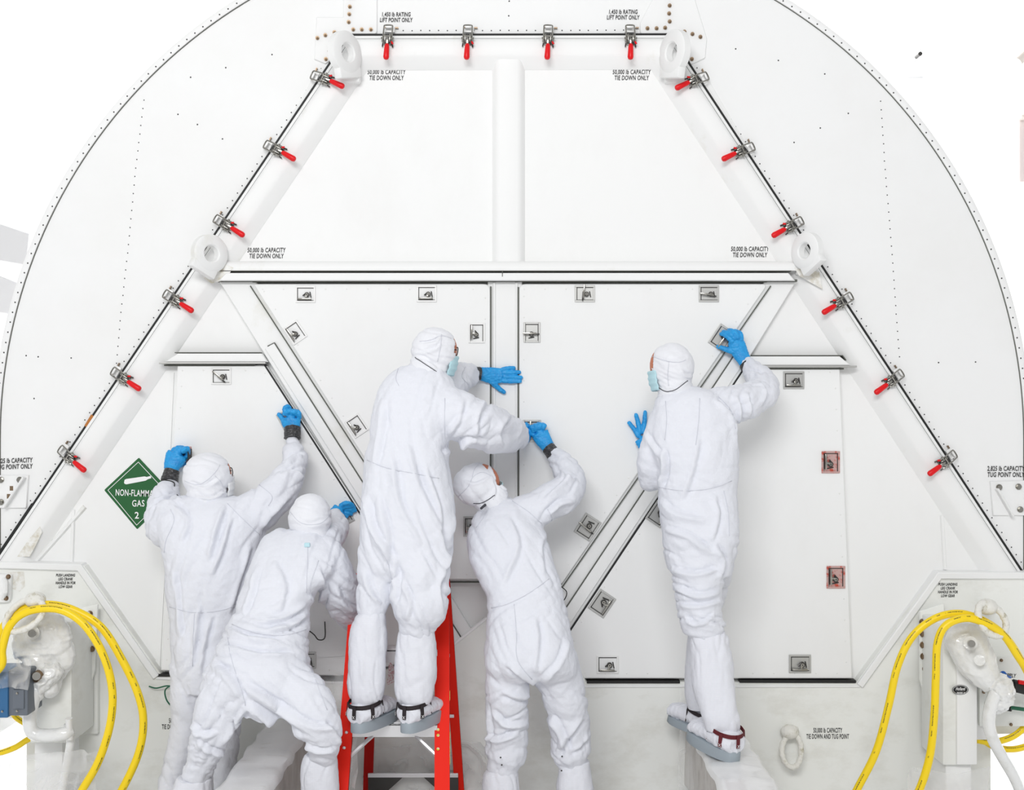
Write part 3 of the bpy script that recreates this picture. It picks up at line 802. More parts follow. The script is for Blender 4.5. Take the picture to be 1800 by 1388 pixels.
# ---- stencilled words
Y1 = -.0055
lettering('stencil_lettering', '1,450 lb RATING\nLIFT POINT ONLY', 696, 30.5, 7.4, 'print', CT, -.003)
lettering('stencil_lettering', '1,450 lb RATING\nLIFT POINT ONLY', 1095, 26, 7.4, 'print', CT, -.003)
for x, y in ((679, 132), (1110, 132), (468, 445), (1318, 443)): lettering('stencil_lettering', '50,000 lb CAPACITY\nTIE DOWN ONLY', x, y, 7.9, 'print', CT, Y1 if y < 200 else Y1)
lettering('stencil_lettering', '2,825 lb CAPACITY\nTUG POINT ONLY', 24, 815, 8.2, 'print', CT, -.003, rot=-.03)
lettering('stencil_lettering', '2,825 lb CAPACITY\nTUG POINT ONLY', 1768, 829, 8.2, 'print', CT, -.003)
lettering('stencil_lettering', 'PUSH LANDING\nLEG CRANK\nHANDLE IN FOR\nLOW GEAR', 115, 1021, 4.7, 'print', CT, -.0612, xs=.66, bold=.036, shear=.18, line=1.0)
lettering('stencil_lettering', 'PUSH LANDING\nLEG CRANK\nHANDLE IN FOR\nLOW GEAR', 1666, 1037, 4.7, 'print', CT, -.0612, xs=.66, bold=.036, shear=.18, line=1.0)
lettering('stencil_lettering', '50,000 lb CAPACITY\nTIE DOWN AND TUG POINT', 1455, 1289, 8.2, 'print', CT, -.0612, xs=.46, shear=0, bold=.02)
lettering('stencil_lettering', '50,000 lb CAPACITY\nTIE DOWN AND TUG POINT', 322, 1272, 8.2, 'print', CT, -.0612, xs=.46, shear=0, bold=.02)
lettering('stencil_lettering', 'TIE DOWN AND\nTUG POINT', 1735, 1112, 7.5, 'print', CT, -.0612, xs=.62)
lettering('stencil_lettering', 'TIE DOWN AND\nTUG POINT', 52, 1096, 7.0, 'print', CT, -.0612, xs=.55)
# ---- placard
px, py, hh = 244, 866, 61
PLC = panel('hazard_placard', round_poly([(px, py - hh - 1), (px + hh - 1, py + 2), (px - 3, py + hh + 3), (px - hh, py - 5)], 2, 3), -.0068, .002, 'green', CT, rim=.4, rd=.0006)
PLC['label'] = 'green diamond hazard placard with white print'
sweep('placard_border', [(px, py - hh + 6), (px + hh - 8, py + 2), (px - 3, py + hh - 4), (px - hh + 7, py - 5)], [(0, -.0066), (0, -.0078), (.9, -.0078), (.9, -.0066)], 'white', PLC, closed=True)
lettering('placard_word', 'NON-FLAMMABLE', 244, 867, 11.2, 'white', PLC, -.0082, xs=.60, shear=0, bold=.012, rot=.03)
lettering('placard_word', 'GAS', 243, 885, 11.2, 'white', PLC, -.0082, xs=.72, shear=0, bold=.012)
lettering('placard_number', '2', 240.5, 906, 11.5, 'white', PLC, -.0082, xs=.95, shear=0, bold=.018)
g = G(); sym = [(218, 848), (219, 843), (222, 841.5), (254, 837), (258, 838), (265, 836), (266, 840), (260, 842), (256, 844.5), (222, 851), (219, 850)]
mk('cylinder_symbol', ([P(x, y, -.0082) for x, y in sym], [tuple(range(len(sym)))]), 'white', PLC)

# ================================================================= HATCHES WITH THEIR LATCHES
def latch_protos():
    W, H = 17.5, 14.5; res = {}
    def tray(ms):
        g = G()
        for (x0, z0, x1, z1) in ((-W, -H, W, -H + 3.2), (-W, H - 3.2, W, H), (-W, -H + 3.2, -W + 3.2, H - 3.2), (W - 3.2, -H + 3.2, W, H - 3.2)):
            g.box((x0 * q, -.005, z0 * q), (x1 * q, 0, z1 * q), 0, .0012)
        g.box(((-W + 3) * q, -.0016, (-H + 3) * q), ((W - 3) * q, 0, (H - 3) * q), 1)
        for (x0, z0, x1, z1) in ((-W + 3.2, H - 4.4, W - 3.2, H - 3.2), (-W + 3.2, -H + 3.2, -W + 4.4, H - 3.2), (-W + 3.2, -H + 3.2, W - 3.2, -H + 4.0)):
            g.box((x0 * q, -.0045, z0 * q), (x1 * q, -.001, z1 * q), 2)
        return proto(g, ms, False)
    res['tray_pale'] = tray(['zincw', 'door', 'steeld']); res['tray_steel'] = tray(['zinc', 'zinc', 'steeld']); res['tray_red'] = tray(['redzinc', 'redzinc', 'steeld'])
    g = G(); g.cyl((3 * q, -.001, -1 * q), (3 * q, -.012, -1 * q), 4.4 * q, 14, 1); g.cyl((3 * q, -.012, -1 * q), (3 * q, -.017, -1 * q), 2.6 * q, 10, 0); g.cyl((3 * q, -.017, -1 * q), (3 * q, -.018, -1 * q), 1.2 * q, 8, 1)
    g.cyl((8 * q, -.006, 4 * q), (10 * q, -.006, -6 * q), .9 * q, 6, 1)
    res['lock'] = proto(g, ['steel', 'steeld'])
    g = G(); g.box((-13 * q, -.019, -9.8 * q), (11 * q, -.012, -7.2 * q), 0, .0012); g.box((-13 * q, -.0125, -10.6 * q), (11 * q, -.008, -9.8 * q), 1)
    g.box((0, -.016, -8 * q), (3 * q, -.011, -2 * q), 0, .001); g.cyl((-4 * q, -.012, -3 * q), (1 * q, -.012, 1 * q), 1.2 * q, 6, 1)
    res['bail'] = proto(g, ['steel', 'steeld'])
    g = G(); g.box((-16 * q, -.026, -3.6 * q), (8 * q, -.018, -.8 * q), 0, .0015); g.box((-3 * q, -.02, -4.4 * q), (11 * q, -.009, -3.4 * q), 1); g.box((3 * q, -.016, -4 * q), (13 * q, -.012, -2 * q), 1, .001)
    res['bar'] = proto(g, ['steel', 'steeld'])
    return res


LP = latch_protos()


def add_latch(parent, px, py, ang, tray='pale', handle='bail', yf=-.0505, sc=1.0, hrot=0):
    t = place('latch', LP['tray_' + tray], P(px, py, yf), parent, math.radians(ang), sc)
    for nm, me_, r_ in (('lock', LP['lock'], 0), ('handle', LP[handle], hrot)):
        c = bpy.data.objects.new(nm, me_); C.objects.link(c); c.parent = t; c.rotation_euler = (0, math.radians(r_), 0)
    if tray == 'red': t['label'] = 'latch with red-worn frame'
    return t


def hatch(pts, label, yf, latches, edges, rd=6):
    r = round_poly(pts, rd, 4); c = P(sum(p[0] for p in pts) / len(pts), max(p[1] for p in pts), 0)
    T = thing('hatch', c, label, 'hatch')
    panel('hatch_panel', r, yf, .044, 'door', T, rim=1.6, rd=.003)
    for l in latches: add_latch(T, *l[:3], *(l[3:5] if len(l) > 4 else ()), yf=yf - .0005, **(l[5] if len(l) > 5 else {}))
    for path, wd, mm in edges:
        mk('edge_gap_shade', sweep_vf(path, [(-wd, -.03), (-wd, yf - .0012), (wd, yf - .0012), (wd, -.03)]), mm, T)  # dark strip standing in for the shade in the hatch's edge gap
    g = G()
    for x, y in along([tuple(p[:2]) for p in offset_poly([p[:2] for p in pts], 9)] + [tuple(offset_poly([p[:2] for p in pts], 9)[0])], 37, 0): g.dome(P(x, y, yf), .0042, .0016, 8)
    o = g.mk('screw_heads', 'zincw', T, True); o['kind'] = 'stuff'
    return T


hatch([(445, 499), (862, 499, 12), (862, 1018, 4), (776, 1018)], 'white hatch left of the central post, with latches in pale frames', -.056,
      [(537, 517, 0, 'pale', 'bail'), (750, 516, 0, 'pale', 'bail'), (519, 584, 56, 'pale', 'bail'), (838, 585, 90, 'pale', 'bail'), (627, 748, 56, 'pale', 'bail'), (829, 925, 90, 'steel', 'bail')],
      [([(444, 504), (776, 1018)], .8, 'gap'), ([(863, 505), (863, 1016)], 1.2, 'gap'), ([(448, 497), (858, 497)], .8, 'gap'), ([(776, 1020), (864, 1020)], 1.0, 'gap')])
hatch([(912, 499, 12), (1350, 499, 10), (986, 1028), (912, 1028, 4)], 'white hatch right of the central post, with latches in grey steel frames', -.056,
      [(1028, 516, 0, 'steel', 'bar', dict(hrot=95)), (1246, 516, 0, 'steel', 'bar', dict(hrot=8)), (935, 584, 90, 'steel', 'bar', dict(hrot=-90)), (1269, 594, -56, 'steel', 'bar', dict(sc=1.15)),
       (935, 757, 90, 'steel', 'bar', dict(sc=1.1)), (1033, 926, -57, 'steel', 'bar', dict(sc=1.12, hrot=95))],
      [([(911, 506), (911, 1026)], 1.3, 'gap'), ([(1351, 504), (988, 1028)], .8, 'gap'), ([(918, 497), (1344, 497)], .8, 'gap'), ([(912, 1030), (985, 1030)], 1.3, 'gap')])
hatch([(312, 642, 2), (468, 642, 3), (640, 908), (792, 1140), (620, 1188), (283, 1178, 2)], 'white side hatch at lower left, behind the two people on the floor', -.054,
      [(389, 661, 0, 'pale', 'bar', dict(hrot=40)), (602, 905, 62, 'steel', 'bail', dict(sc=1.05)), (506, 738, 62, 'steel', 'bail'), (322, 802, 90, 'red', 'bar'), (538, 1160, 0, 'steel', 'bail'), (688, 1149, 0, 'steel', 'bail')],
      [([(468, 640), (640, 908), (720, 1030)], 1.5, 'black')], rd=2)
hatch([(1306, 645, 2), (1476, 645, 4), (1498, 1192, 2), (1002, 1192), (1000, 1110)], 'white side hatch at lower right with two red-worn latches', -.054,
      [(1395, 668, 0, 'steel', 'bail', dict(sc=1.05)), (1460, 812, 90, 'red', 'bail', dict(sc=1.1)), (1469, 1014, 90, 'red', 'bail', dict(sc=1.12)), (1058, 1060, -56, 'steel', 'bail', dict(sc=1.15)),
       (1068, 1167, 0, 'pale', 'bail', dict(sc=1.1)), (1406, 1166, 0, 'steel', 'bail', dict(sc=1.1)), (1158, 903, -56, 'steel', 'bail', dict(sc=1.1))],
      [([(1304, 648), (1000, 1106)], 1.5, 'black')], rd=2)

# ================================================================= THE FORK POCKET BEAMS (people stand on and straddle them)
def fork_beam(x0, x1, label, y1=-1.75):
    T = thing('fork_beam', ((x0 + x1) / 2, -.9, .0), label, 'beam')
    bm = bmesh.new(); n = 26; top = .43; rows_ = []
    for i in range(n + 1):
        y = -.05 + (y1 + .05) * i / n
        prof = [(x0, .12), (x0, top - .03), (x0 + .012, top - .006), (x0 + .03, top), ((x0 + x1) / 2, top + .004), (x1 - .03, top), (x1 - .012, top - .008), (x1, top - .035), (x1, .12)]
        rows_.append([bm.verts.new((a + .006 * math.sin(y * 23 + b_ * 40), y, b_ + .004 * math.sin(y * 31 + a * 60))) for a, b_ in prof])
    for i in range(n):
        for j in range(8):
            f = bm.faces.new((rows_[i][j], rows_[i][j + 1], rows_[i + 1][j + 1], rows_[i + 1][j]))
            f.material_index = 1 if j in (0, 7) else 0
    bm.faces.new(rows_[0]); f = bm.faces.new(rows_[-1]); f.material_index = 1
    g = G(); bm.verts.index_update()
    for f in bm.faces: g.add([v.co.copy() for v in f.verts], [tuple(range(len(f.verts)))], f.material_index)
    bm.free()
    bm = bmesh.new(); me_ = bpy.data.meshes.new('t'); me_.from_pydata([tuple(v) for v in g.v], [], g.f); me_.polygons.foreach_set('material_index', g.m)
    bm.from_mesh(me_); bmesh.ops.remove_doubles(bm, verts=bm.verts, dist=.0002); bm.to_mesh(me_); bm.free()
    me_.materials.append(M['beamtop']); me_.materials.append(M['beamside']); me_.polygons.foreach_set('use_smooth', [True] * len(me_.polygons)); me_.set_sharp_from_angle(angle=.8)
    me_.name = 'beam_body'; link_mesh('beam_body', me_, T)
    g = G()
    for y in (-.35, -1.2):
        g.box((x0 + .05, y - .06, 0), (x1 - .05, y + .06, .13), 0, .008); g.mk('support_block', 'pale', T); g = G()
    return T


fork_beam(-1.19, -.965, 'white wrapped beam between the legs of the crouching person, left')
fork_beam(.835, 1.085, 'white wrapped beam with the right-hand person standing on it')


# ================================================================= PEOPLE
def person(x, y, z, label):
    return thing('person', (x, y, z), label, 'person', None)


def coverall(T, B, bones, folds, seed, seams=(), voxel=.0068, sm=6, base=.004):
    me = B.build(voxel, sm); drape(me, bones, folds, seed, base)
    drape(me, (), (), seed + 3, .0, .0010)
    for s_ in seams:
        pts = surf_points(me, s_)
        if len(pts) > 3:
            v, f, _ = tube(pts, .0014, 5); mk('seam', (v, f), 'seam', T, 'all')
    return finish('coverall', me, 'suit', T)


def glove(T, palm, fingers, voxel=.0027, seed=1, cuff=None):
    B = Body()
    for p in palm: B.limb(p, 4, 16)
    for f in fingers: B.limb(f, 4, 12)
    me = B.build(voxel, 3)
    v, nn = get_vn(me); d = .0011 * vnoise(v * np.array([90, 90, 210]), seed) + .0008 * vnoise(v * 260, seed + 3)
    set_v(me, v + nn * d[:, None]); o = finish('glove', me, 'glove', T)
    return o


def band(T, name, pts, m, n=18, seed=0, wob=.0012):
    """short sleeve-like band: (px, py, y, radius px)"""
    R = smooth_path(pts, 5); W = [P(*q[:3]) for q in R]; rs = [q[3] * (D0 + q[2]) / F for q in R]
    v, f, _ = tube(W, rs, n)
    v = [a + Vector((random.uniform(-wob, wob), 0, random.uniform(-wob, wob))) for a in v]
    return mk(name, (v, f), m, T, True)


def head_set(T, px, py, y, rx, rz, az, pitch=0.0, roll=0.0, neck=(), seed=0, folds=(), glasses=False, seams=(), opening=44, cords=(), extra=(), maskc='mask'):
    """hood, head with a face, and mask. az: where the face looks, degrees right of straight at the wall; pitch up; roll = lean of the crown in the picture"""
    sc = (D0 + y) / F; c = P(px, py, y); a = math.radians(az); p = math.radians(pitch)
    f = Vector((math.sin(a) * math.cos(p), math.cos(a) * math.cos(p), math.sin(p)))
    up = Matrix.Rotation(math.radians(roll), 3, 'Y') @ Vector((0, 0, 1)); s_ = f.cross(up).normalized(); up = s_.cross(f).normalized()
    R3 = Matrix((s_, f, up)).transposed(); R4 = R3.to_4x4()
    hr = rx * sc; hz = rz * sc
    # head
    B = Body(); r = hr * .86; k = Matrix.Translation(c) @ R4
    B.ball(k @ Vector((0, .014, .004)), r * .92, hz * .90, r * 1.04, R4, 24)
    B.ball(k @ Vector((0, .035, -hz * .42)), r * .62, hz * .42, r * .62, R4, 16)      # jaw
    B.ball(k @ Vector((0, r * 1.04, -.008)), .012, .022, .018, R4, 12)               # nose
    B.ball(k @ Vector((0, r * .93, .030)), .045, .010, .016, R4, 12)                 # brow
    for sx in (-1, 1): B.ball(k @ Vector((sx * r * .92, 0, -.004)), .010, .028, .016, R4, 10)   # ears
    me = B.build(.004, 3); h = finish('head', me, 'skin', T)
    g = G()
    for sx in (-1, 1):
        bm = bmesh.new(); bmesh.ops.create_uvsphere(bm, u_segments=12, v_segments=8, radius=.0115)
        g.bm(bm, 0, k @ Matrix.Translation((sx * .031, r * .93, .010)))
    for sx in (-1, 1):
        g2 = G(); bm = bmesh.new(); bmesh.ops.create_uvsphere(bm, u_segments=12, v_segments=8, radius=.0115); g2.bm(bm, 0, k @ Matrix.Translation((sx * .031, r * .93, .010))); g2.mk('eye', 'white', T, 'all')
    # mask: pleated patch over nose, mouth and chin
    vs = []; nu, nv = 18, 12
    for j in range(nv + 1):
        for i in range(nu + 1):
            u = -1 + 2 * i / nu; v_ = j / nv; th = u * math.radians(64)
            rr = r * (1.04 + .05 * math.cos(u * 1.5)) + .012 * math.exp(-(u * 3) ** 2) + .0022 * math.sin(v_ * 22)
            z = -.012 - v_ * .090; rr *= 1 - .25 * max(0, v_ - .55)
            vs.append(k @ Vector((math.sin(th) * rr, .012 + math.cos(th) * rr * 1.0, z)))
    n1 = nu + 1; fs = [(j * n1 + i, j * n1 + i + 1, (j + 1) * n1 + i + 1, (j + 1) * n1 + i) for j in range(nv) for i in range(nu)]
    o = mk('face_mask', (vs, fs), maskc, T, 'all'); sm_ = o.modifiers.new('t', 'SOLIDIFY'); sm_.thickness = .002
    if glasses:
        g = G(); yy = r * 1.02 + .012
        for sx in (-1, 1):
            pts = [k @ Vector((sx * .033 + .027 * math.cos(t), yy - .35 * abs(sx * .033 + .027 * math.cos(t)) ** 1.2, .008 + .019 * math.sin(t))) for t in [2 * math.pi * i / 20 for i in range(20)]]
            g.tube(pts, .0022, 6, 0, True)
            g.tube([k @ Vector((sx * .060, yy - .018, .014)), k @ Vector((sx * r * .99, yy * .45, .012)), k @ Vector((sx * r * .97, .0, .006))], .0022, 6)
        g.tube([k @ Vector((-.008, yy, .012)), k @ Vector((.008, yy, .012))], .002, 6)
        g.mk('spectacles', 'strap', T, 'all')
    # hood
    B = Body(); B.ball(c, hr, hz, hr * 1.06, R4, 32)
    for e in extra: B.egg(*e)
    for nk in neck: B.limb(nk, 4, 20)
    me = B.build(.005, 4)
    bones = [(px - rx * .3, py - rz, px - rx * .2, py + rz, 12 + roll, .0045, 10), (px, py + rz * .7, px, py + rz * 1.2, 8 + roll, .007, 7)]
    drape(me, bones, folds, seed, .003, .0012)
    v, _ = get_vn(me); dv_ = v - np.array(c); L_ = np.linalg.norm(dv_, axis=1); fv = np.array(f); uv_ = np.array(up)
    cosf = dv_ @ fv / L_
    cut = (cosf > math.cos(math.radians(opening)) + .06 * np.sign(-(dv_ @ uv_))) & (dv_ @ uv_ > -hz * 1.0)
    seam_pts = [surf_points(me, q_) for q_ in seams]; cord_pts = [surf_points(me, q_, 4) for q_ in cords]
    bm = bmesh.new(); bm.from_mesh(me); bm.verts.ensure_lookup_table()
    bmesh.ops.delete(bm, geom=[bm.verts[i] for i in np.nonzero(cut)[0]], context='VERTS'); bm.to_mesh(me); bm.free()
    o = finish('hood', me, 'hood', T); sm_ = o.modifiers.new('t', 'SOLIDIFY'); sm_.thickness = .003; sm_.offset = -1
    for pts in seam_pts:
        if len(pts) > 3: vv, ff, _ = tube(pts, .0012, 5); mk('seam', (vv, ff), 'seam', T, 'all')
    for pts in cord_pts:
        if len(pts) > 3: vv, ff, _ = tube(pts, .0018, 5); mk('hood_cord', (vv, ff), 'cord', T, 'all')


def boot_cover(T, rows, seed, bones=(), folds=(), voxel=.0065, base=.003):
    B = Body(); B.rows(rows); me = B.build(voxel, 3); drape(me, bones, folds, seed, base, .001)
    return finish('boot_cover', me, 'boot', T)


def shoe(T, heel, head_deg, L=.30, tilt=0.0, wd=.070, sole=.046, strap='strap', zs=1.0, seed=0):
    """overshoe on a thick grey sole; heel = world point under the heel, heading degrees right of +y"""
    mt = Matrix.Translation(heel) @ Matrix.Rotation(-math.radians(head_deg), 4, 'Z') @ Matrix.Rotation(math.radians(tilt), 4, 'X')
    g = G(); n = 28; ol = []
    for i in range(n):
        t = i / n * 2 * math.pi; yv = .5 - .5 * math.cos(t); side = math.copysign(1, math.sin(t))
        wv = wd * (abs(math.sin(t)) ** .62) * (.80 + .28 * yv if yv < .75 else 1.02)
        ol.append((side * wv, -.035 + yv * (L + .035)))
    vs = []
    for z, k in ((0, .97), (.006, 1), (sole, .98), (sole + .002, .93)): vs += [mt @ Vector((x * k, y * (k if k < 1 else 1), z)) for x, y in ol]
    fs = [(a * n + i, a * n + (i + 1) % n, (a + 1) * n + (i + 1) % n, (a + 1) * n + i) for a in range(3) for i in range(n)] + [tuple(range(n)), tuple(range(3 * n, 4 * n))]
    s_ = mk('sole', (vs, fs), 'sole', T, True)
    B = Body(); hs = [(-.032, .034, .070), (.0, .052, .088), (.05, .056, .096), (.10, .054, .090), (.16, .052, .080), (.22, .052, .070), (L - .03, .042, .055), (L - .008, .018, .035)]
    vs = []; m_ = 20; hh_ = smooth_path(hs, 3)
    for y, wv, hv in hh_:
        for j in range(m_):
            a = 2 * math.pi * j / m_; vs.append(mt @ Vector((math.cos(a) * wv * (wd / .055), y, sole * .8 + max(0, .5 + .5 * math.sin(a)) * hv * zs)))
    fs = [(i * m_ + j, i * m_ + (j + 1) % m_, (i + 1) * m_ + (j + 1) % m_, (i + 1) * m_ + j) for i in range(len(hh_) - 1) for j in range(m_)] + [tuple(range(m_)), tuple(range((len(hh_) - 1) * m_, len(hh_) * m_))]
    B._add(vs, fs); me = B.build(.0045, 3); v, nn = get_vn(me)
    d = .0035 * vnoise(v * np.array([70, 70, 14]), seed) + .001 * vnoise(v * 120, seed + 2); set_v(me, v + nn * d[:, None]); finish('overshoe', me, 'boot', T)
    # ankle strap and its tabs
    g = G(); zt = sole + .074 * zs; ring = [(math.cos(a) * .0550 * (wd / .055), .045 + math.sin(a) * .078, zt + .010 * math.sin(a) * 1.0) for a in [2 * math.pi * i / 28 for i in range(28)]]
    vs = []
    for k, dz in ((1.0, -.009), (1.03, -.009), (1.03, .009), (1.0, .009)): vs += [mt @ Vector((x * k, .045 + (y - .045) * k, z + dz)) for x, y, z in ring]
    fs = [(a * 28 + i, a * 28 + (i + 1) % 28, ((a + 1) % 4) * 28 + (i + 1) % 28, ((a + 1) % 4) * 28 + i) for a in range(4) for i in range(28)]
    st = mk('ankle_strap', (vs, fs), strap, T, True)
    for a in (-92, -150, -30, 140, 40):
        a = math.radians(a); cxy = Vector((math.cos(a) * .0550 * (wd / .055), .045 + math.sin(a) * .078, 0)); nrm = Vector((math.cos(a), math.sin(a), 0)); tn = Vector((-nrm.y, nrm.x, 0))
        g = G(); o_ = nrm * .0045
        q_ = [cxy + o_ + tn * sx * .008 + Vector((0, 0, z_)) + nrm * ex for z_, ex in ((zt, .001), (zt - .028, .004), (zt - .056, .006)) for sx in (-1, 1)]
        vv = [mt @ x for x in q_] + [mt @ (x - nrm * .004) for x in q_]
        ff = [(0, 1, 3, 2), (2, 3, 5, 4), (6, 7, 9, 8), (8, 9, 11, 10), (0, 2, 8, 6), (2, 4, 10, 8), (1, 3, 9, 7), (3, 5, 11, 9), (4, 5, 11, 10), (0, 1, 7, 6)]
        tb = mk('strap_tab', (vv, ff), strap, T)
        ce = cxy + o_ + nrm * .0068 + Vector((0, 0, zt - .047)); g = G()
        for s2 in (-1, 1): g.cyl(mt @ (ce + tn * .005 * s2 + Vector((0, 0, .006))), mt @ (ce - tn * .005 * s2 - Vector((0, 0, .006))), .0009, 5)
        g.mk('cross_stitch', 'white', tb)


# ---- A: far left, both arms raised
T = person(-1.42, -.42, 0, 'person in white coverall at far left, both arms raised, head turned right')
B = Body()
B.rows([(872, 318, 412, -.40, .07), (884, 292, 448, -.40, .10), (905, 276, 468, -.41, .125), (940, 280, 466, -.42, .14), (980, 288, 458, -.43, .145), (1030, 292, 448, -.43, .14), (1080, 298, 438, -.42, .135), (1130, 302, 430, -.42, .14), (1180, 306, 425, -.42, .14), (1212, 312, 412, -.42, .12)])
B.limb([(335, 1170, -.44, 36), (332, 1220, -.44, 32), (326, 1270, -.42, 27), (316, 1320, -.40, 23), (302, 1370, -.38, 22), (292, 1430, -.38, 19)])
B.limb([(385, 1170, -.38, 38), (390, 1240, -.36, 34), (392, 1310, -.34, 28), (392, 1420, -.32, 22)])
B.limb([(310, 905, -.40, 34), (288, 932, -.38, 31), (283, 902, -.30, 29), (292, 872, -.22, 24), (300, 856, -.16, 17)])
B.limb([(430, 912, -.40, 40), (470, 885, -.38, 36), (500, 850, -.32, 30), (516, 818, -.22, 25), (517, 792, -.15, 20), (515, 778, -.12, 15)])
coverall(T, B, [(290, 930, 460, 930, -65, .010, 15), (300, 1000, 440, 1000, -70, .010, 17), (310, 1080, 420, 1080, -74, .010, 15), (330, 1150, 400, 1150, -60, .011, 14), (320, 1250, 300, 1350, 60, .007, 15),
                (270, 930, 268, 880, 35, .012, 12), (290, 870, 300, 850, 20, .010, 9), (440, 905, 500, 850, -75, .011, 14), (515, 830, 517, 785, -20, .012, 11)],
         [([(395, 888), (380, 930), (366, 985)], 6, .016), ([(406, 905), (392, 960), (372, 1010)], 5, .012), ([(300, 882), (330, 915), (318, 950)], 5, .010), ([(510, 870), (480, 900), (455, 930)], 6, .014),
          ([(268, 880), (300, 872), (322, 882)], 5, .012), ([(262, 900), (285, 885), (312, 882)], 5, .010), ([(500, 815), (516, 800), (532, 803)], 4, .010), ([(495, 838), (515, 828), (534, 846)], 5, .012),
          ([(350, 1060), (345, 1110), (338, 1160)], 5, .012), ([(372, 1080), (360, 1130), (350, 1190)], 5, .010), ([(305, 1000), (312, 1060), (318, 1120)], 5, .009), ([(440, 960), (420, 1020), (400, 1080)], 6, .013)],
         11, [[(300, 895), (306, 915), (292, 950), (288, 975)], [(400, 885), (430, 915), (462, 945)], [(456, 852), (478, 872), (470, 892)], [(298, 1066), (340, 1076), (390, 1072), (420, 1060)], [(342, 1078), (340, 1120), (338, 1180)]])
head_set(T, 365, 836, -.36, 42, 41, 50, 4, -4, neck=[[(362, 860, -.38, 36), (368, 884, -.40, 33)]], seed=21, opening=44, maskc='maskw',
         folds=[([(330, 850), (360, 858), (390, 838)], 4, .007), ([(342, 868), (370, 876), (398, 862)], 3, .008), ([(350, 880), (375, 884), (400, 876)], 2.6, .006)],
         seams=[[(325, 845), (345, 852), (362, 845), (378, 830), (388, 815)], [(378, 836), (390, 850), (392, 872)]], cords=[[(338, 876), (352, 884), (374, 882), (398, 874), (410, 866)]], glasses=True)
glove(T, [[(300, 832, -.13, 11, 10), (303, 818, -.11, 15, 9), (309, 804, -.10, 19, 9), (312, 797, -.10, 17, 9)]],
      [[(322, 792, -.12, 5.5), (329, 788, -.12, 5), (330, 797, -.09, 4.5), (327, 804, -.09, 4)], [(318, 790, -.10, 5.5), (326, 790, -.08, 5), (329, 800, -.07, 4.5)], [(312, 788, -.09, 5.5), (322, 788, -.06, 5), (326, 796, -.06, 4)],
       [(306, 790, -.08, 5), (314, 790, -.06, 4.5), (320, 796, -.06, 4)], [(300, 812, -.07, 6), (312, 818, -.06, 5.5), (323, 814, -.06, 4.5)]], seed=31)
band(T, 'tape_cuff', [(303, 826, -.13, 13), (300, 836, -.14, 14.5), (298, 846, -.155, 15.5)], 'tape')
glove(T, [[(514, 762, -.10, 12, 9), (514, 752, -.09, 14, 9), (512, 742, -.08, 17, 9), (512, 734, -.08, 16, 8)]],
      [[(506, 728, -.09, 4.6), (500, 719, -.09, 4.4), (506, 714, -.08, 4.2), (509, 717, -.07, 3.8)], [(514, 726, -.09, 5), (510, 722, -.10, 4.6), (500, 727, -.09, 4.2)], [(521, 727, -.09, 5), (516, 723, -.10, 4.6), (508, 722, -.07, 4)],
       [(526, 733, -.08, 4.6), (525, 725, -.09, 4.2), (518, 722, -.06, 4)], [(500, 745, -.07, 5), (496, 735, -.07, 4.4), (490, 728, -.07, 3.8)]], seed=32)
band(T, 'tape_cuff', [(514, 752, -.10, 14.5), (514, 760, -.11, 14.5), (514, 770, -.12, 15)], 'tape')
for x, y in ((-1.52, -.40), (-1.22, -.30)): shoe(T, Vector((x, y - .05, 0)), 5, seed=5)
boot_cover(T, [(1372, 282, 318, -.38, .055), (1400, 276, 320, -.38, .062), (1470, 272, 318, -.38, .06), (1520, 276, 314, -.40, .05)], 41)
boot_cover(T, [(1380, 372, 414, -.32, .055), (1410, 366, 416, -.32, .062), (1460, 368, 412, -.33, .058), (1500, 372, 408, -.33, .05)], 42)

# ---- B: crouching, leaning into the hatch
T = person(-1.02, -.85, 0, 'person in white coverall crouching over a beam, back to viewer, round hood cap')
B = Body()
B.rows([(930, 486, 560, -.62, .06), (942, 466, 580, -.63, .10), (965, 448, 596, -.66, .13), (1000, 436, 592, -.70, .15), (1040, 424, 560, -.74, .16), (1075, 414, 545, -.78, .155), (1105, 398, 542, -.82, .155), (1140, 380, 540, -.86, .165), (1180, 366, 548, -.88, .18), (1215, 360, 560, -.88, .18), (1250, 362, 560, -.86, .15)])
B.limb([(400, 1190, -.90, 44), (388, 1240, -.92, 42), (372, 1290, -.90, 36), (358, 1330, -.86, 30), (348, 1358, -.84, 26), (340, 1380, -.83, 24)])
B.limb([(500, 1195, -.90, 48), (540, 1240, -.98, 46), (565, 1285, -1.00, 38), (568, 1318, -.96, 28), (564, 1335, -.92, 24)])
B.limb([(572, 975, -.66, 34), (592, 1020, -.62, 36), (606, 1060, -.52, 34), (622, 1085, -.40, 26), (632, 1085, -.30, 20)])
B.limb([(575, 955, -.60, 26), (590, 930, -.42, 22), (592, 912, -.25, 16), (590, 905, -.16, 12)])
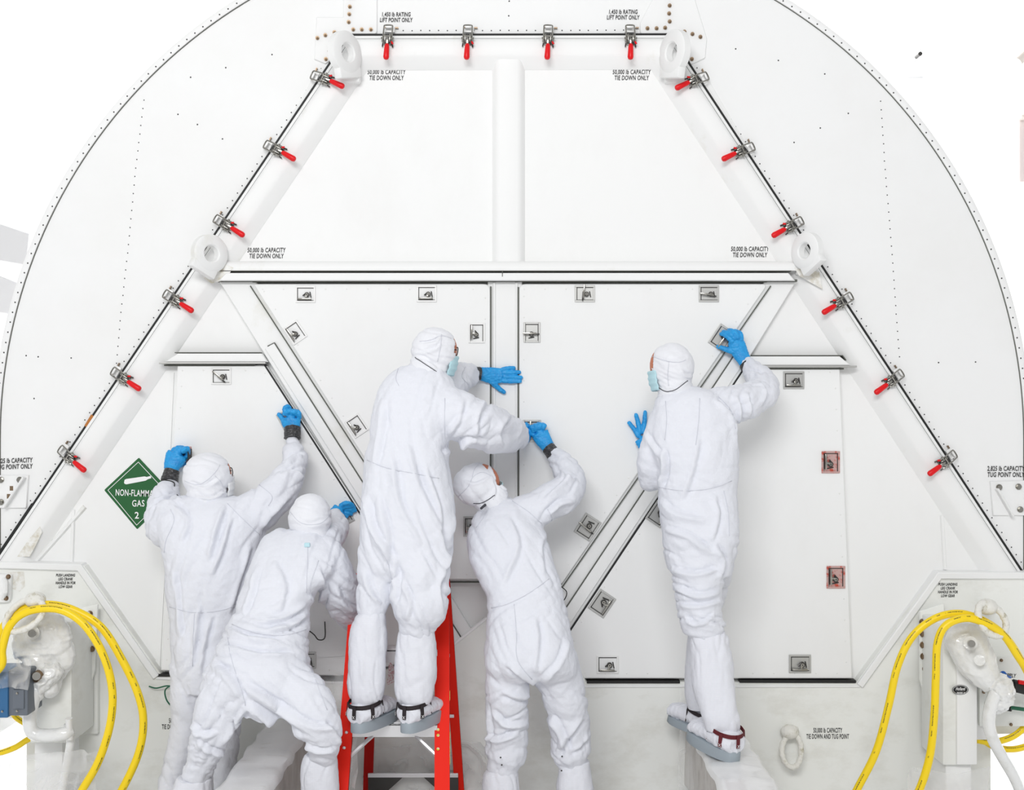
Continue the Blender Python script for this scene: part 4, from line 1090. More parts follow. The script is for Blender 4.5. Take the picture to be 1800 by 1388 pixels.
coverall(T, B, [(450, 980, 580, 980, -72, .008, 16), (430, 1050, 550, 1050, -25, .010, 15), (410, 1100, 540, 1110, 14, .013, 10), (390, 1160, 540, 1160, 20, .012, 13), (380, 1220, 360, 1330, -62, .012, 13), (345, 1340, 340, 1380, 12, .012, 8),
                (480, 1210, 570, 1290, 40, .012, 14), (590, 1010, 620, 1080, 35, .012, 12), (565, 1310, 570, 1340, 10, .010, 9)],
         [([(545, 1045), (560, 1070), (575, 1088)], 5, .013), ([(540, 1060), (500, 1085), (455, 1092)], 5, .012), ([(545, 1075), (510, 1100), (470, 1108)], 5, .013), ([(400, 1105), (440, 1122), (500, 1128)], 5, .012),
          ([(395, 1135), (450, 1150), (520, 1150)], 5, .012), ([(372, 1165), (400, 1190), (430, 1235)], 7, .016), ([(430, 1235), (470, 1262), (530, 1300)], 8, .020), ([(420, 1205), (470, 1230), (540, 1275), (590, 1280)], 7, .016),
          ([(434, 1240), (410, 1275), (385, 1310)], 6, .013), ([(345, 1300), (370, 1320), (400, 1325)], 5, .012), ([(335, 1270), (350, 1290), (385, 1290)], 6, .012), ([(590, 1030), (605, 1060), (625, 1075)], 5, .011),
          ([(560, 1000), (570, 1040), (560, 1075)], 5, .012), ([(455, 990), (440, 1040), (425, 1080)], 5, .010), ([(570, 1270), (590, 1290), (596, 1310)], 5, .011), ([(530, 1310), (560, 1322), (592, 1318)], 4, .010), ([(480, 985), (500, 1030), (490, 1075)], 6, .009)],
         12, [[(408, 1097), (450, 1112), (500, 1116), (545, 1104)], [(541, 958), (540, 1000), (538, 1050)], [(432, 1240), (420, 1200), (405, 1150), (400, 1115)], [(560, 985), (545, 1030), (548, 1060)], [(545, 1165), (560, 1210), (578, 1255)]])
head_set(T, 545, 912, -.60, 38, 44, 10, 2, 4, neck=[[(545, 935, -.61, 32), (548, 955, -.62, 31), (545, 968, -.63, 30)]], seed=22, opening=46,
         folds=[([(510, 905), (540, 925), (582, 915)], 5, .004), ([(515, 945), (545, 958), (572, 948)], 2.6, .006)],
         seams=[[(508, 896), (525, 916), (545, 922), (566, 918), (582, 902)]], cords=[[(510, 942), (528, 952), (545, 956), (562, 952), (576, 940)]])
g = G(); a = P(541, 957, -.75); g.box(a + Vector((-.012, -.02, -.008)), a + Vector((.012, -.008, .010)), 0, .003); g.mk('hood_snap', 'mask', T)
glove(T, [[(583, 912, -.16, 10, 9), (590, 904, -.12, 13, 8), (598, 897, -.10, 15, 7)]],
      [[(600, 888, -.10, 4.8), (608, 884, -.10, 4.5), (617, 886, -.09, 4.2), (622, 892, -.075, 3.8)], [(603, 892, -.09, 4.8), (612, 889, -.09, 4.5), (620, 891, -.08, 4), (624, 897, -.07, 3.8)],
       [(604, 897, -.08, 4.8), (613, 895, -.08, 4.4), (621, 898, -.07, 3.8)], [(602, 902, -.08, 4.6), (610, 901, -.08, 4.2), (617, 903, -.07, 3.8)], [(590, 910, -.09, 5.2), (600, 910, -.09, 4.6), (609, 907, -.08, 4)]], seed=33)
boot_cover(T, [(1322, 538, 590, -.92, .07), (1345, 530, 592, -.92, .075), (1390, 530, 594, -.92, .075), (1450, 532, 592, -.92, .07), (1545, 538, 584, -.93, .055)], 43, [(560, 1340, 560, 1500, 86, .005, 14)])
boot_cover(T, [(1366, 312, 372, -.83, .075), (1395, 302, 374, -.83, .08), (1450, 304, 370, -.83, .07), (1535, 312, 360, -.84, .055)], 44, [(340, 1370, 340, 1500, 86, .005, 14)])
shoe(T, Vector((-.80, -.97, 0)), 12, seed=6); shoe(T, Vector((-1.34, -.86, 0)), -8, seed=7)

# ---- C: on the ladder
T = person(-.50, -.70, .585, 'tall person in white coverall standing on the red stepladder, wearing spectacles')
B = Body()
B.rows([(642, 706, 768, -.62, .05), (656, 684, 786, -.62, .09), (680, 666, 800, -.62, .125), (715, 656, 806, -.63, .145), (760, 650, 792, -.64, .15), (800, 643, 788, -.66, .155), (850, 638, 794, -.67, .16), (900, 633, 800, -.68, .17), (950, 630, 799, -.69, .17), (990, 629, 792, -.70, .155), (1015, 632, 785, -.70, .12)])
B.limb([(664, 960, -.72, 36), (662, 1010, -.74, 34), (657, 1050, -.76, 30), (654, 1078, -.77, 25)])
B.limb([(738, 960, -.72, 52), (740, 1010, -.76, 52), (738, 1050, -.78, 50), (736, 1080, -.78, 46), (734, 1096, -.78, 36)])
B.limb([(768, 715, -.64, 44), (808, 732, -.66, 44), (845, 748, -.60, 42), (880, 760, -.42, 38), (905, 766, -.26, 27), (918, 768, -.18, 17)])
B.limb([(760, 690, -.52, 34), (790, 672, -.40, 32), (812, 662, -.26, 26), (828, 658, -.16, 17)])
coverall(T, B, [(680, 690, 790, 690, -70, .008, 20), (660, 780, 780, 780, 76, .009, 20), (650, 860, 790, 860, 80, .010, 20), (650, 940, 790, 940, 72, .011, 20), (660, 1000, 655, 1075, 62, .010, 14), (745, 990, 738, 1090, 62, .012, 17),
                (790, 730, 900, 765, -48, .013, 14), (800, 665, 828, 658, 78, .009, 9), (655, 1068, 655, 1082, 85, .008, 8)],
         [([(715, 780), (735, 850), (770, 930), (785, 1000)], 7, .012), ([(690, 800), (700, 880), (740, 960)], 6, .010), ([(782, 800), (800, 785), (830, 778)], 6, .015), ([(860, 690), (840, 730), (835, 775)], 6, .011),
          ([(800, 800), (820, 775), (862, 782)], 5, .010), ([(895, 730), (878, 752), (880, 785)], 5, .011), ([(905, 732), (914, 752), (908, 778)], 3.5, .008), ([(672, 700), (668, 760), (655, 830)], 7, .010), ([(640, 870), (655, 930), (690, 985)], 7, .014),
          ([(790, 960), (780, 1000), (770, 1040), (778, 1090)], 6, .013), ([(705, 1020), (720, 1060), (715, 1090)], 5, .010), ([(640, 1000), (650, 1040), (670, 1062)], 5, .010), ([(692, 985), (696, 1030), (690, 1060)], 5, .012),
          ([(795, 850), (800, 900), (790, 950)], 5, .010), ([(745, 820), (770, 890), (778, 950)], 6, .010), ([(660, 860), (680, 940), (676, 1010)], 6, .010), ([(815, 700), (805, 740), (782, 770)], 5, .009)],
         13, [[(645, 808), (680, 822), (730, 832), (780, 842)], [(700, 648), (696, 665), (702, 680)], [(782, 700), (782, 760), (786, 800)], [(636, 880), (648, 930), (680, 985), (690, 1030)], [(818, 645), (812, 662), (826, 678)]])
head_set(T, 764, 615, -.60, 39, 40, 66, -8, 8, neck=[[(760, 632, -.60, 34, 30), (752, 652, -.61, 36, 34), (742, 664, -.62, 34, 34)]], seed=23, glasses=True, opening=44, maskc='mask',
         folds=[([(738, 622), (762, 615), (776, 605)], 3, .006), ([(742, 606), (765, 602), (775, 590)], 3.5, .006), ([(728, 628), (745, 632), (770, 650)], 4, .006)],
         seams=[[(776, 588), (774, 610), (768, 640)], [(738, 600), (758, 597), (776, 590), (796, 596)]], cords=[[(730, 628), (748, 640), (766, 652), (782, 664)]])
glove(T, [[(832, 657, -.085, 10, 7), (846, 657, -.08, 12, 6.5), (860, 659, -.075, 14, 5.5), (874, 660, -.07, 14, 4.5), (882, 660, -.068, 13, 4.2)]],
      [[(884, 649, -.066, 4.2), (894, 647, -.064, 4.0), (903, 646.5, -.062, 3.6)], [(886, 655, -.066, 4.4), (900, 654.5, -.064, 4.1), (913, 654, -.062, 3.6)], [(887, 662, -.066, 4.5), (902, 663, -.064, 4.2), (916, 663.5, -.066, 3.7)],
       [(885, 669, -.066, 4.4), (900, 670, -.064, 4.1), (914, 670, -.066, 3.6)], [(864, 670, -.07, 5.6), (872, 678, -.066, 4.8), (880, 685, -.062, 4.3), (886, 689, -.06, 3.8)]], seed=34)
band(T, 'tape_cuff', [(826, 656, -.10, 11.5), (836, 656, -.095, 11.8), (845, 656.5, -.09, 11.8)], 'tape')
glove(T, [[(905, 772, -.17, 11, 10), (912, 770, -.14, 13, 10), (919, 764, -.11, 12, 9), (923, 758, -.10, 9, 7)]],
      [[(920, 757, -.11, 4.6), (924, 751, -.10, 4.2), (928, 748, -.085, 3.8)], [(924, 760, -.10, 4.6), (929, 757, -.09, 4.2), (931, 763, -.08, 3.8)], [(924, 765, -.10, 4.6), (930, 764, -.09, 4.2), (930, 770, -.08, 3.6)],
       [(921, 770, -.10, 4.4), (927, 771, -.09, 4), (927, 776, -.09, 3.4)], [(914, 758, -.12, 4.8), (920, 752, -.11, 4.4), (926, 750, -.10, 3.8)]], seed=35)
boot_cover(T, [(1074, 634, 676, -.77, .055), (1090, 622, 680, -.77, .075), (1120, 615, 681, -.77, .082), (1160, 612, 679, -.78, .082), (1205, 611, 676, -.79, .075), (1228, 616, 670, -.80, .060), (1246, 624, 662, -.80, .048)], 45, [(645, 1225, 645, 1245, 84, .006, 9), (645, 1070, 645, 1085, 84, .004, 9)])
boot_cover(T, [(1096, 705, 756, -.77, .06), (1112, 700, 762, -.77, .078), (1145, 696, 768, -.77, .085), (1180, 694, 768, -.78, .085), (1215, 695, 763, -.79, .075), (1232, 701, 757, -.80, .060), (1247, 709, 748, -.80, .048)], 46, [(730, 1225, 730, 1245, 84, .006, 9)])
shoe(T, Vector((-.640, -.845, .588)), 24, L=.28, wd=.066, seed=8, zs=.95); shoe(T, Vector((-.432, -.845, .588)), 22, L=.28, wd=.063, seed=9, zs=.95)

# ---- D: bending, right of the ladder
T = person(.10, -.55, 0, 'person in white coverall bending toward the wall, head tilted, one arm reaching the latch')
B = Body()
B.rows([(876, 856, 906, -.42, .06), (890, 848, 930, -.43, .10), (912, 832, 948, -.45, .13), (945, 822, 962, -.49, .145), (985, 824, 972, -.53, .15), (1020, 842, 984, -.57, .15), (1050, 856, 992, -.60, .15), (1090, 856, 1000, -.64, .155), (1135, 850, 1008, -.67, .165), (1165, 850, 1014, -.68, .16), (1190, 853, 1014, -.67, .11)])
B.limb([(893, 1160, -.68, 42), (891, 1220, -.66, 38), (892, 1270, -.62, 37), (892, 1305, -.60, 36), (888, 1328, -.59, 38), (884, 1342, -.59, 30)])
B.limb([(972, 1160, -.66, 43), (991, 1220, -.62, 39), (1000, 1270, -.58, 36), (1004, 1300, -.56, 35), (1004, 1325, -.56, 36), (1006, 1338, -.56, 28)])
B.limb([(918, 905, -.44, 34), (950, 890, -.42, 33), (985, 872, -.38, 32), (1002, 848, -.30, 28), (994, 822, -.22, 23), (980, 806, -.16, 17), (974, 799, -.14, 13)])
B.limb([(858, 935, -.42, 26), (862, 985, -.32, 24), (868, 985, -.20, 18), (872, 975, -.13, 12)])
coverall(T, B, [(840, 940, 950, 940, 70, .008, 18), (850, 1000, 970, 1000, 62, .009, 18), (860, 1060, 990, 1060, -30, .007, 16), (870, 1130, 990, 1130, 62, .009, 16), (880, 1190, 990, 1190, 50, .011, 14), (893, 1240, 890, 1330, -25, .012, 14),
                (1000, 1240, 1005, 1330, 35, .012, 14), (940, 895, 1000, 855, -60, .012, 14), (990, 820, 975, 800, 20, .010, 9), (885, 1325, 885, 1342, 85, .008, 9), (1005, 1325, 1005, 1340, 85, .008, 9)],
         [([(890, 905), (910, 960), (880, 1030)], 7, .010), ([(945, 1205), (925, 1190), (890, 1165)], 5, .013), ([(945, 1210), (920, 1225), (880, 1215)], 6, .012), ([(950, 1200), (985, 1165), (1000, 1120)], 6, .010),
          ([(862, 1250), (890, 1275), (930, 1270)], 6, .012), ([(855, 1295), (880, 1300), (915, 1285)], 5, .012), ([(965, 1260), (985, 1285), (1000, 1330)], 6, .014), ([(1025, 1260), (1000, 1290), (975, 1330)], 6, .012),
          ([(1035, 1290), (1020, 1310), (1000, 1320)], 5, .009), ([(960, 905), (985, 885), (1010, 880)], 5, .011), ([(985, 830), (1000, 845), (1015, 842)], 4.5, .011), ([(955, 880), (990, 850), (1005, 835)], 4.5, .010),
          ([(940, 1080), (945, 1130), (938, 1190)], 6, .008), ([(850, 1230), (860, 1290), (850, 1320)], 4, .008), ([(970, 925), (950, 960), (955, 1010)], 6, .008)],
         14, [[(864, 1068), (890, 1062), (930, 1042), (972, 1012)], [(904, 1062), (908, 1110), (910, 1160), (940, 1200)], [(900, 880), (930, 900), (962, 930)], [(963, 895), (970, 912), (962, 930)], [(862, 888), (850, 910), (835, 930)]])
head_set(T, 838, 851, -.42, 40, 38, 74, 10, 34, neck=[[(850, 862, -.42, 32), (862, 876, -.43, 30), (872, 890, -.44, 28)]], seed=24, opening=38, extra=[(868, 862, -.42, 26, 18)],
         folds=[([(815, 845), (835, 850), (862, 838)], 3.5, .005), ([(865, 845), (870, 862), (866, 876)], 3, .006)],
         seams=[[(806, 872), (822, 856), (832, 838), (848, 830), (866, 838)], [(830, 838), (834, 825), (842, 816)]], cords=[[(832, 884), (845, 884), (858, 878), (872, 868)]])
g = G(); g.tube([P(x, y, -.60 + .1 * (x > 850)) for x, y in ((846, 893), (853, 887), (862, 881), (868, 878))], .006, 6); g.mk('neck_cord', 'cord', T, 'all')
glove(T, [[(966, 789, -.12, 11, 8), (960, 780, -.11, 13, 8), (953, 769, -.10, 15, 7.5), (949, 760, -.10, 15, 7)]],
      [[(954, 752, -.11, 4.6), (957, 748, -.11, 4.4), (953, 746, -.085, 4)], [(948, 752, -.11, 4.8), (950, 747, -.115, 4.5), (946, 745, -.085, 4)], [(942, 754, -.11, 4.8), (943, 748, -.115, 4.5), (939, 748, -.085, 4)],
       [(938, 757, -.10, 4.6), (935, 750, -.11, 4.2), (932, 752, -.085, 3.8)], [(940, 766, -.09, 5), (932, 757, -.09, 4.6), (927, 748, -.085, 4.2), (925, 745, -.08, 3.6)]], seed=36)
band(T, 'tape_cuff', [(964, 787, -.125, 12), (969, 793, -.135, 12.5), (974, 800, -.145, 13.5)], 'tape')
glove(T, [[(872, 972, -.12, 9, 7), (876, 962, -.09, 12, 6), (878, 952, -.08, 13, 5)]], [[(870 + 4.5 * i, 945, -.075, 4.2), (869 + 5 * i, 936, -.07, 3.9), (868 + 5.5 * i, 928, -.068, 3.6)] for i in range(4)] + [[(890, 956, -.08, 4.8), (896, 948, -.07, 4.2), (898, 942, -.07, 3.8)]], seed=38)
boot_cover(T, [(1346, 860, 908, -.59, .06), (1352, 856, 910, -.59, .064), (1362, 850, 911, -.59, .07), (1390, 848, 913, -.59, .075), (1430, 850, 912, -.59, .072), (1472, 858, 904, -.59, .055)], 47, [(880, 1345, 880, 1460, 86, .004, 11)])
boot_cover(T, [(1336, 985, 1036, -.56, .06), (1350, 982, 1038, -.56, .07), (1388, 978, 1045, -.56, .078), (1430, 982, 1042, -.56, .072), (1462, 990, 1032, -.56, .055)], 48, [(1010, 1345, 1010, 1460, 86, .004, 11)])
band(T, 'elastic_cuff', [(884, 1349, -.59, 25.5), (884, 1356, -.59, 26)], 'boot'); band(T, 'elastic_cuff', [(1010, 1338, -.56, 26), (1010, 1344, -.56, 26.5)], 'boot')
shoe(T, Vector((-.04, -.63, 0)), -8, seed=10); shoe(T, Vector((.28, -.60, 0)), 12, seed=11)
g = G()
for x, y, yy in ((880, 1331, -.71), (882, 1344, -.69), (988, 1329, -.66), (987, 1354, -.66)): g.dome(P(x, y, yy), .004, .003, 8)
o = g.mk('press_studs', 'steeld', T, True); o['kind'] = 'stuff'

# ---- E: right, standing on the beam
T = person(.80, -.55, .43, 'person in white coverall at right standing on a beam, reaching up to a tilted latch')
B = Body()
B.rows([(680, 1176, 1226, -.50, .06), (690, 1162, 1262, -.51, .10), (710, 1150, 1288, -.52, .125), (745, 1142, 1292, -.53, .14), (790, 1140, 1296, -.54, .145), (830, 1153, 1296, -.54, .145), (865, 1157, 1294, -.54, .14), (905, 1158, 1296, -.55, .155), (945, 1163, 1297, -.56, .155), (985, 1170, 1292, -.56, .14), (1010, 1178, 1285, -.56, .12)])
B.limb([(1216, 960, -.58, 46), (1226, 1010, -.60, 46), (1230, 1050, -.61, 41), (1232, 1080, -.62, 38), (1240, 1102, -.62, 37), (1242, 1112, -.62, 30)])
B.limb([(1258, 960, -.50, 36), (1254, 1010, -.44, 32), (1244, 1050, -.40, 28), (1235, 1090, -.38, 24)])
B.limb([(1264, 712, -.52, 34), (1300, 708, -.48, 34), (1330, 698, -.40, 30), (1342, 678, -.30, 26), (1328, 655, -.20, 20), (1316, 642, -.14, 15)])
B.limb([(1174, 728, -.52, 30), (1156, 770, -.52, 28), (1146, 815, -.50, 28), (1146, 842, -.44, 24), (1150, 820, -.30, 20), (1140, 795, -.16, 13)])
coverall(T, B, [(1160, 720, 1280, 720, -40, .008, 18), (1165, 790, 1290, 790, 82, .009, 20), (1165, 850, 1290, 850, 10, .007, 16), (1170, 920, 1290, 920, 28, .011, 15), (1180, 980, 1280, 980, 25, .012, 14), (1195, 1040, 1265, 1040, 18, .013, 12),
                (1205, 1090, 1275, 1090, 8, .013, 9), (1290, 705, 1340, 690, -78, .013, 12), (1330, 665, 1316, 645, 20, .011, 9), (1145, 750, 1142, 840, 25, .008, 14)],
         [([(1168, 930), (1210, 945), (1255, 975)], 6, .013), ([(1255, 960), (1270, 985), (1262, 1020)], 6, .015), ([(1180, 1000), (1220, 1010), (1262, 1000)], 5, .012), ([(1188, 1030), (1225, 1048), (1268, 1040)], 5, .013),
          ([(1196, 1062), (1230, 1066), (1268, 1056)], 4.5, .012), ([(1202, 1085), (1225, 1098), (1258, 1080)], 4, .011), ([(1160, 880), (1190, 905), (1240, 915)], 6, .009), ([(1164, 790), (1168, 820), (1160, 860)], 4.5, .016),
          ([(1295, 695), (1300, 720), (1295, 745)], 5, .013), ([(1312, 690), (1318, 712), (1316, 735)], 4.5, .010), ([(1332, 672), (1345, 690), (1340, 715)], 4.5, .010), ([(1306, 662), (1325, 655), (1338, 662)], 4, .009),
          ([(1228, 770), (1215, 830), (1195, 880)], 7, .009), ([(1255, 870), (1262, 910), (1250, 950)], 6, .009), ([(1130, 760), (1150, 790), (1162, 800)], 5, .008), ([(1255, 700), (1285, 735), (1293, 790)], 5, .010)],
         15, [[(1158, 856), (1200, 862), (1250, 858), (1293, 842)], [(1230, 700), (1228, 740), (1222, 790)], [(1258, 692), (1285, 722), (1294, 760)], [(1170, 705), (1172, 740), (1168, 780)], [(1272, 862), (1280, 900), (1282, 950)]])
head_set(T, 1181, 644, -.50, 38, 42, -64, -6, 2, neck=[[(1182, 662, -.50, 33, 30), (1186, 682, -.51, 31), (1188, 696, -.52, 32)]], seed=25, opening=44,
         folds=[([(1150, 632), (1180, 640), (1212, 632)], 4, .004), ([(1196, 650), (1206, 660), (1214, 662)], 3, .006), ([(1170, 684), (1190, 684), (1210, 672)], 2.6, .005)],
         seams=[[(1146, 626), (1165, 633), (1190, 637), (1208, 632)], [(1176, 636), (1174, 660), (1176, 682)]], cords=[[(1156, 680), (1172, 688), (1192, 682), (1212, 666)]])
glove(T, [[(1311, 641, -.12, 10, 8), (1308, 633, -.11, 12, 8), (1302, 622, -.10, 14, 7.5), (1296, 608, -.10, 15.5, 7), (1293, 598, -.10, 13.5, 6.5)]],
      [[(1287, 600, -.11, 4.8), (1279, 592, -.105, 4.4), (1273, 588, -.09, 4.2), (1268, 587, -.075, 3.8)], [(1291, 594, -.115, 4.8), (1284, 587, -.115, 4.5), (1277, 584, -.095, 4.2), (1272, 583, -.075, 3.8)],
       [(1297, 593, -.115, 4.8), (1292, 584, -.115, 4.4), (1285, 581, -.095, 4.1), (1281, 580, -.075, 3.7)], [(1303, 596, -.11, 4.6), (1302, 587, -.11, 4.2), (1297, 583, -.095, 3.9), (1292, 581, -.08, 3.5)],
       [(1292, 618, -.10, 6), (1282, 616, -.095, 5), (1271, 612, -.085, 4.4), (1262, 609, -.075, 3.6)]], seed=37)
band(T, 'tape_cuff', [(1312, 640, -.135, 13.0), (1315, 645, -.145, 13.5)], 'tape')
glove(T, [[(1140, 795, -.14, 10, 7), (1134, 782, -.10, 13, 6), (1129, 771, -.08, 14, 5.5)]],
      [[(1122, 766, -.075, 4.6), (1116, 756, -.07, 4.2), (1106, 743, -.068, 3.6)], [(1125, 759, -.075, 4.6), (1122, 744, -.07, 4.3), (1118, 729, -.068, 3.7)], [(1131, 758, -.075, 4.4), (1133, 740, -.07, 4.1), (1134, 724, -.068, 3.5)],
       [(1138, 762, -.075, 4.2), (1144, 748, -.07, 3.9), (1148, 735, -.068, 3.4)], [(1124, 780, -.08, 5), (1116, 774, -.07, 4.3), (1121, 781, -.07, 3.6)]][:4] + [[(1142, 782, -.08, 5), (1152, 774, -.07, 4.5), (1158, 764, -.068, 3.8)]], seed=39)
boot_cover(T, [(1108, 1214, 1272, -.62, .065), (1122, 1211, 1280, -.62, .08), (1160, 1212, 1287, -.63, .088), (1200, 1216, 1292, -.65, .088), (1240, 1226, 1295, -.67, .080), (1262, 1233, 1300, -.68, .074), (1284, 1240, 1300, -.68, .064)], 49, [(1250, 1110, 1245, 1120, 84, .006, 9), (1265, 1240, 1270, 1280, 86, .006, 12)])
boot_cover(T, [(1095, 1212, 1258, -.38, .06), (1130, 1208, 1256, -.37, .07), (1180, 1204, 1254, -.36, .07), (1220, 1204, 1250, -.35, .062), (1246, 1210, 1244, -.35, .05)], 50)
shoe(T, Vector((.940, -.725, .434)), -30, L=.275, tilt=7, wd=.070, sole=.046, strap='strapr', seed=12, zs=1.05)
shoe(T, Vector((.90, -.36, .435)), -40, L=.24, tilt=6, wd=.056, sole=.034, strap='strap', seed=13, zs=.95)

# ================================================================= THE STEPLADDER
T = thing('stepladder', (-.5, -.55, 0), 'red stepladder with aluminium steps under the tall person', 'ladder')


def rail(name, a, b_, w_, dpt, m, yaw=0.0):
    """channel rail: web w_ wide facing the viewer, flanges dpt deep"""
    a = Vector(a); b_ = Vector(b_); t = (b_ - a).normalized(); u = Vector((1, 0, 0)); u = (u - t * u.dot(t)).normalized(); n_ = t.cross(u)
    if n_.y > 0: n_ = -n_
    g = G(); th = .004
    def slab(x0, x1, y0, y1, mi):
        vs = [p + u * x + n_ * -y for p in (a, b_) for x, y in ((x0, y0), (x1, y0), (x1, y1), (x0, y1))]
        g.add(vs, [(0, 1, 2, 3), (4, 5, 6, 7), (0, 1, 5, 4), (1, 2, 6, 5), (2, 3, 7, 6), (3, 0, 4, 7)], mi)
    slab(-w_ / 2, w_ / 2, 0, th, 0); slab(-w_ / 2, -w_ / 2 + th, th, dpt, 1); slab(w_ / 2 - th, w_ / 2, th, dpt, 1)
    return g.mk(name, [m, 'ladder_shade'], T)


topz = 1.15
FL0, FL1 = P(587, 1554, -.98), P(628, 1026, -.44); FL0.z = 0; FL1.z = topz
FR0, FR1 = P(777, 1554, -.98), P(777, 1026, -.44); FR0.z = 0; FR1.z = topz
RL0, RL1 = P(645, 1426, -.10), P(658, 1026, -.40); RL0.z = 0; RL1.z = topz
RR0, RR1 = P(810, 1426, -.10), P(782, 1026, -.40); RR0.z = 0; RR1.z = topz
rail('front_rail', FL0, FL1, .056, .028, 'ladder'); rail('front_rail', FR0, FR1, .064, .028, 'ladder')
rail('rear_rail', RL0, RL1, .044, .026, 'ladder_shade'); rail('rear_rail', RR0, RR1, .044, .026, 'ladder')
def at_z(a, b_, z): return a.lerp(b_, (z - a.z) / (b_.z - a.z))
for z in (.29, .585, .875):
    a = at_z(FL0, FL1, z); b_ = at_z(FR0, FR1, z); g = G()
    y0 = (a.y + b_.y) / 2
    g.box((a.x + .02, y0 - .012, z - .055), (b_.x - .02, y0 - .006, z), 0, .001); g.box((a.x + .02, y0 - .012, z - .006), (b_.x - .02, y0 + .085, z), 0, .001)
    for k in range(5): g.box((a.x + .02, y0 + .008 + k * .016, z), (b_.x - .02, y0 + .013 + k * .016, z + .003), 0)
    g.mk('step', 'alu', T)
    for s_, e in ((1, a), (-1, b_)):
        g = G(); g.cyl((e.x + s_ * .115, y0 - .004, z - .05), (e.x + s_ * .015, y0 - .03, z - .135), .009, 6); g.mk('step_brace', 'alu', T)
for z, wz in ((.15, .016), (.45, .012), (.75, .012)):
    a = at_z(RL0, RL1, z + .05); b_ = at_z(RR0, RR1, z + .05); g = G(); g.box((a.x, a.y - .012, a.z - wz), (b_.x, a.y + .004, a.z + wz * .2), 0, .001); g.mk('rear_bar', 'alu', T)
a = at_z(RL0, RL1, .19); b_ = at_z(RR0, RR1, .19)
for s_, e in ((1, a), (-1, b_)):
    g = G(); vs = [Vector((e.x, e.y, .19)), Vector((e.x + s_ * .17, e.y, .185)), Vector((e.x + s_ * .02, e.y, .05)), Vector((e.x, e.y, .06))]
    g.add(vs + [v + Vector((0, .012, 0)) for v in vs], [(0, 1, 2, 3), (4, 5, 6, 7), (0, 1, 5, 4), (1, 2, 6, 5), (2, 3, 7, 6), (3, 0, 4, 7)]); g.mk('gusset', 'steeld', T)
g = G(); c1 = (FL1 + FR1) / 2; g.box((FL1.x - .03, -.52, topz - .01), (FR1.x + .03, -.34, topz + .03), 0, .008); g.mk('top_cap', 'ladder', T)
for (x, y, mm) in ((775, 1150, 'alu'), (776, 1158, 'alu'), (775, 1182, 'alu'), (770, 1282, 'yellowtag'), (770, 1292, 'yellowtag'), (770, 1316, 'yellowtag'), (609, 1287, 'alu'), (605, 1314, 'alu')):
    z = ZC - (y - 694) * (D0 - .75) / F; e = at_z(FR0, FR1, z) if x > 700 else at_z(FL0, FL1, z)
    g = G(); g.dome(P(x, y, e.y - .006), .007, .004, 10); g.mk('rivet_head', mm, T, True)
for y0, y1 in ((1225, 1240), (1290, 1340)):
    z0 = ZC - (y0 - 694) * (D0 - .75) / F; z1 = ZC - (y1 - 694) * (D0 - .75) / F; a = at_z(FR0, FR1, z0); b_ = at_z(FR0, FR1, z1)
    g = G(); ee = .033; vs = [a + Vector((ee, .002, 0)), a + Vector((ee, .022, 0)), b_ + Vector((ee, .022, 0)), b_ + Vector((ee, .002, 0))]; g.add(vs + [v + Vector((.001, 0, 0)) for v in vs], [(0, 1, 2, 3), (4, 5, 6, 7), (0, 1, 5, 4), (1, 2, 6, 5), (2, 3, 7, 6), (3, 0, 4, 7)]); g.mk('safety_sticker', 'yellowtag', T)

# ================================================================= LANDING LEGS, HOSES, ROPE LOOPS, WIRES
def pbox(name, x0, y0, x1, y1, yf, yb, m, parent, bev=.006):
    a = P(x0, y1, yf); b_ = P(x1, y0, yf); g = G(); g.box((a.x, yf, a.z), (b_.x, yb, b_.z), 0, bev); return g.mk(name, m, parent, True)


def lump(name, parts, m, parent, seed, amp=.010, sc=26, voxel=.006):
    B = Body()
    for kind, *a in parts:
        if kind == 'egg': B.egg(*a)
        else: B.limb(a[0], 4, 16)
    me = B.build(voxel, 3); v, nn = get_vn(me)
    n1 = 1 - np.abs(vnoise(v * sc, seed)) * 2; n2 = 1 - np.abs(vnoise(v * sc * 2.4, seed + 1)) * 2
    set_v(me, v + nn * (amp * (n1 * np.clip(n1, 0, 1)) + amp * .35 * n2)[:, None]); return finish(name, me, m, parent)


def film(name, px0, py0, px1, py1, y, depth, seed, label, parent=None, hang=.0):
    """crumpled clear plastic sheet"""
    n, m_ = 46, 34; vs = []
    pts = []
    for j in range(m_ + 1):
        for i in range(n + 1):
            u = i / n; v_ = j / m_; pts.append((px0 + (px1 - px0) * u, py0 + (py1 - py0) * v_, y - depth * v_))
    base_ = np.array([tuple(P(*p_)) for p_ in pts])
    q_ = base_ * np.array([7, 3, 6]); n1 = 1 - np.abs(vnoise(q_ + vnoise(q_ * .7, seed + 5)[:, None] * .9, seed)) * 2; n2 = 1 - np.abs(vnoise(q_ * 2.7, seed + 1)) * 2; n3 = vnoise(base_ * 3, seed + 2)
    base_[:, 1] -= .045 * n1 + .016 * n2; base_[:, 2] += .03 * n3; base_[:, 0] += .03 * vnoise(base_ * 3.3 + 9, seed + 3)
    fs = [(j * (n + 1) + i, j * (n + 1) + i + 1, (j + 1) * (n + 1) + i + 1, (j + 1) * (n + 1) + i) for j in range(m_) for i in range(n)]
    o = mk(name, ([tuple(x) for x in base_], fs), 'film', parent, 'all')
    if parent is None: props(o, label, 'plastic')
    return o


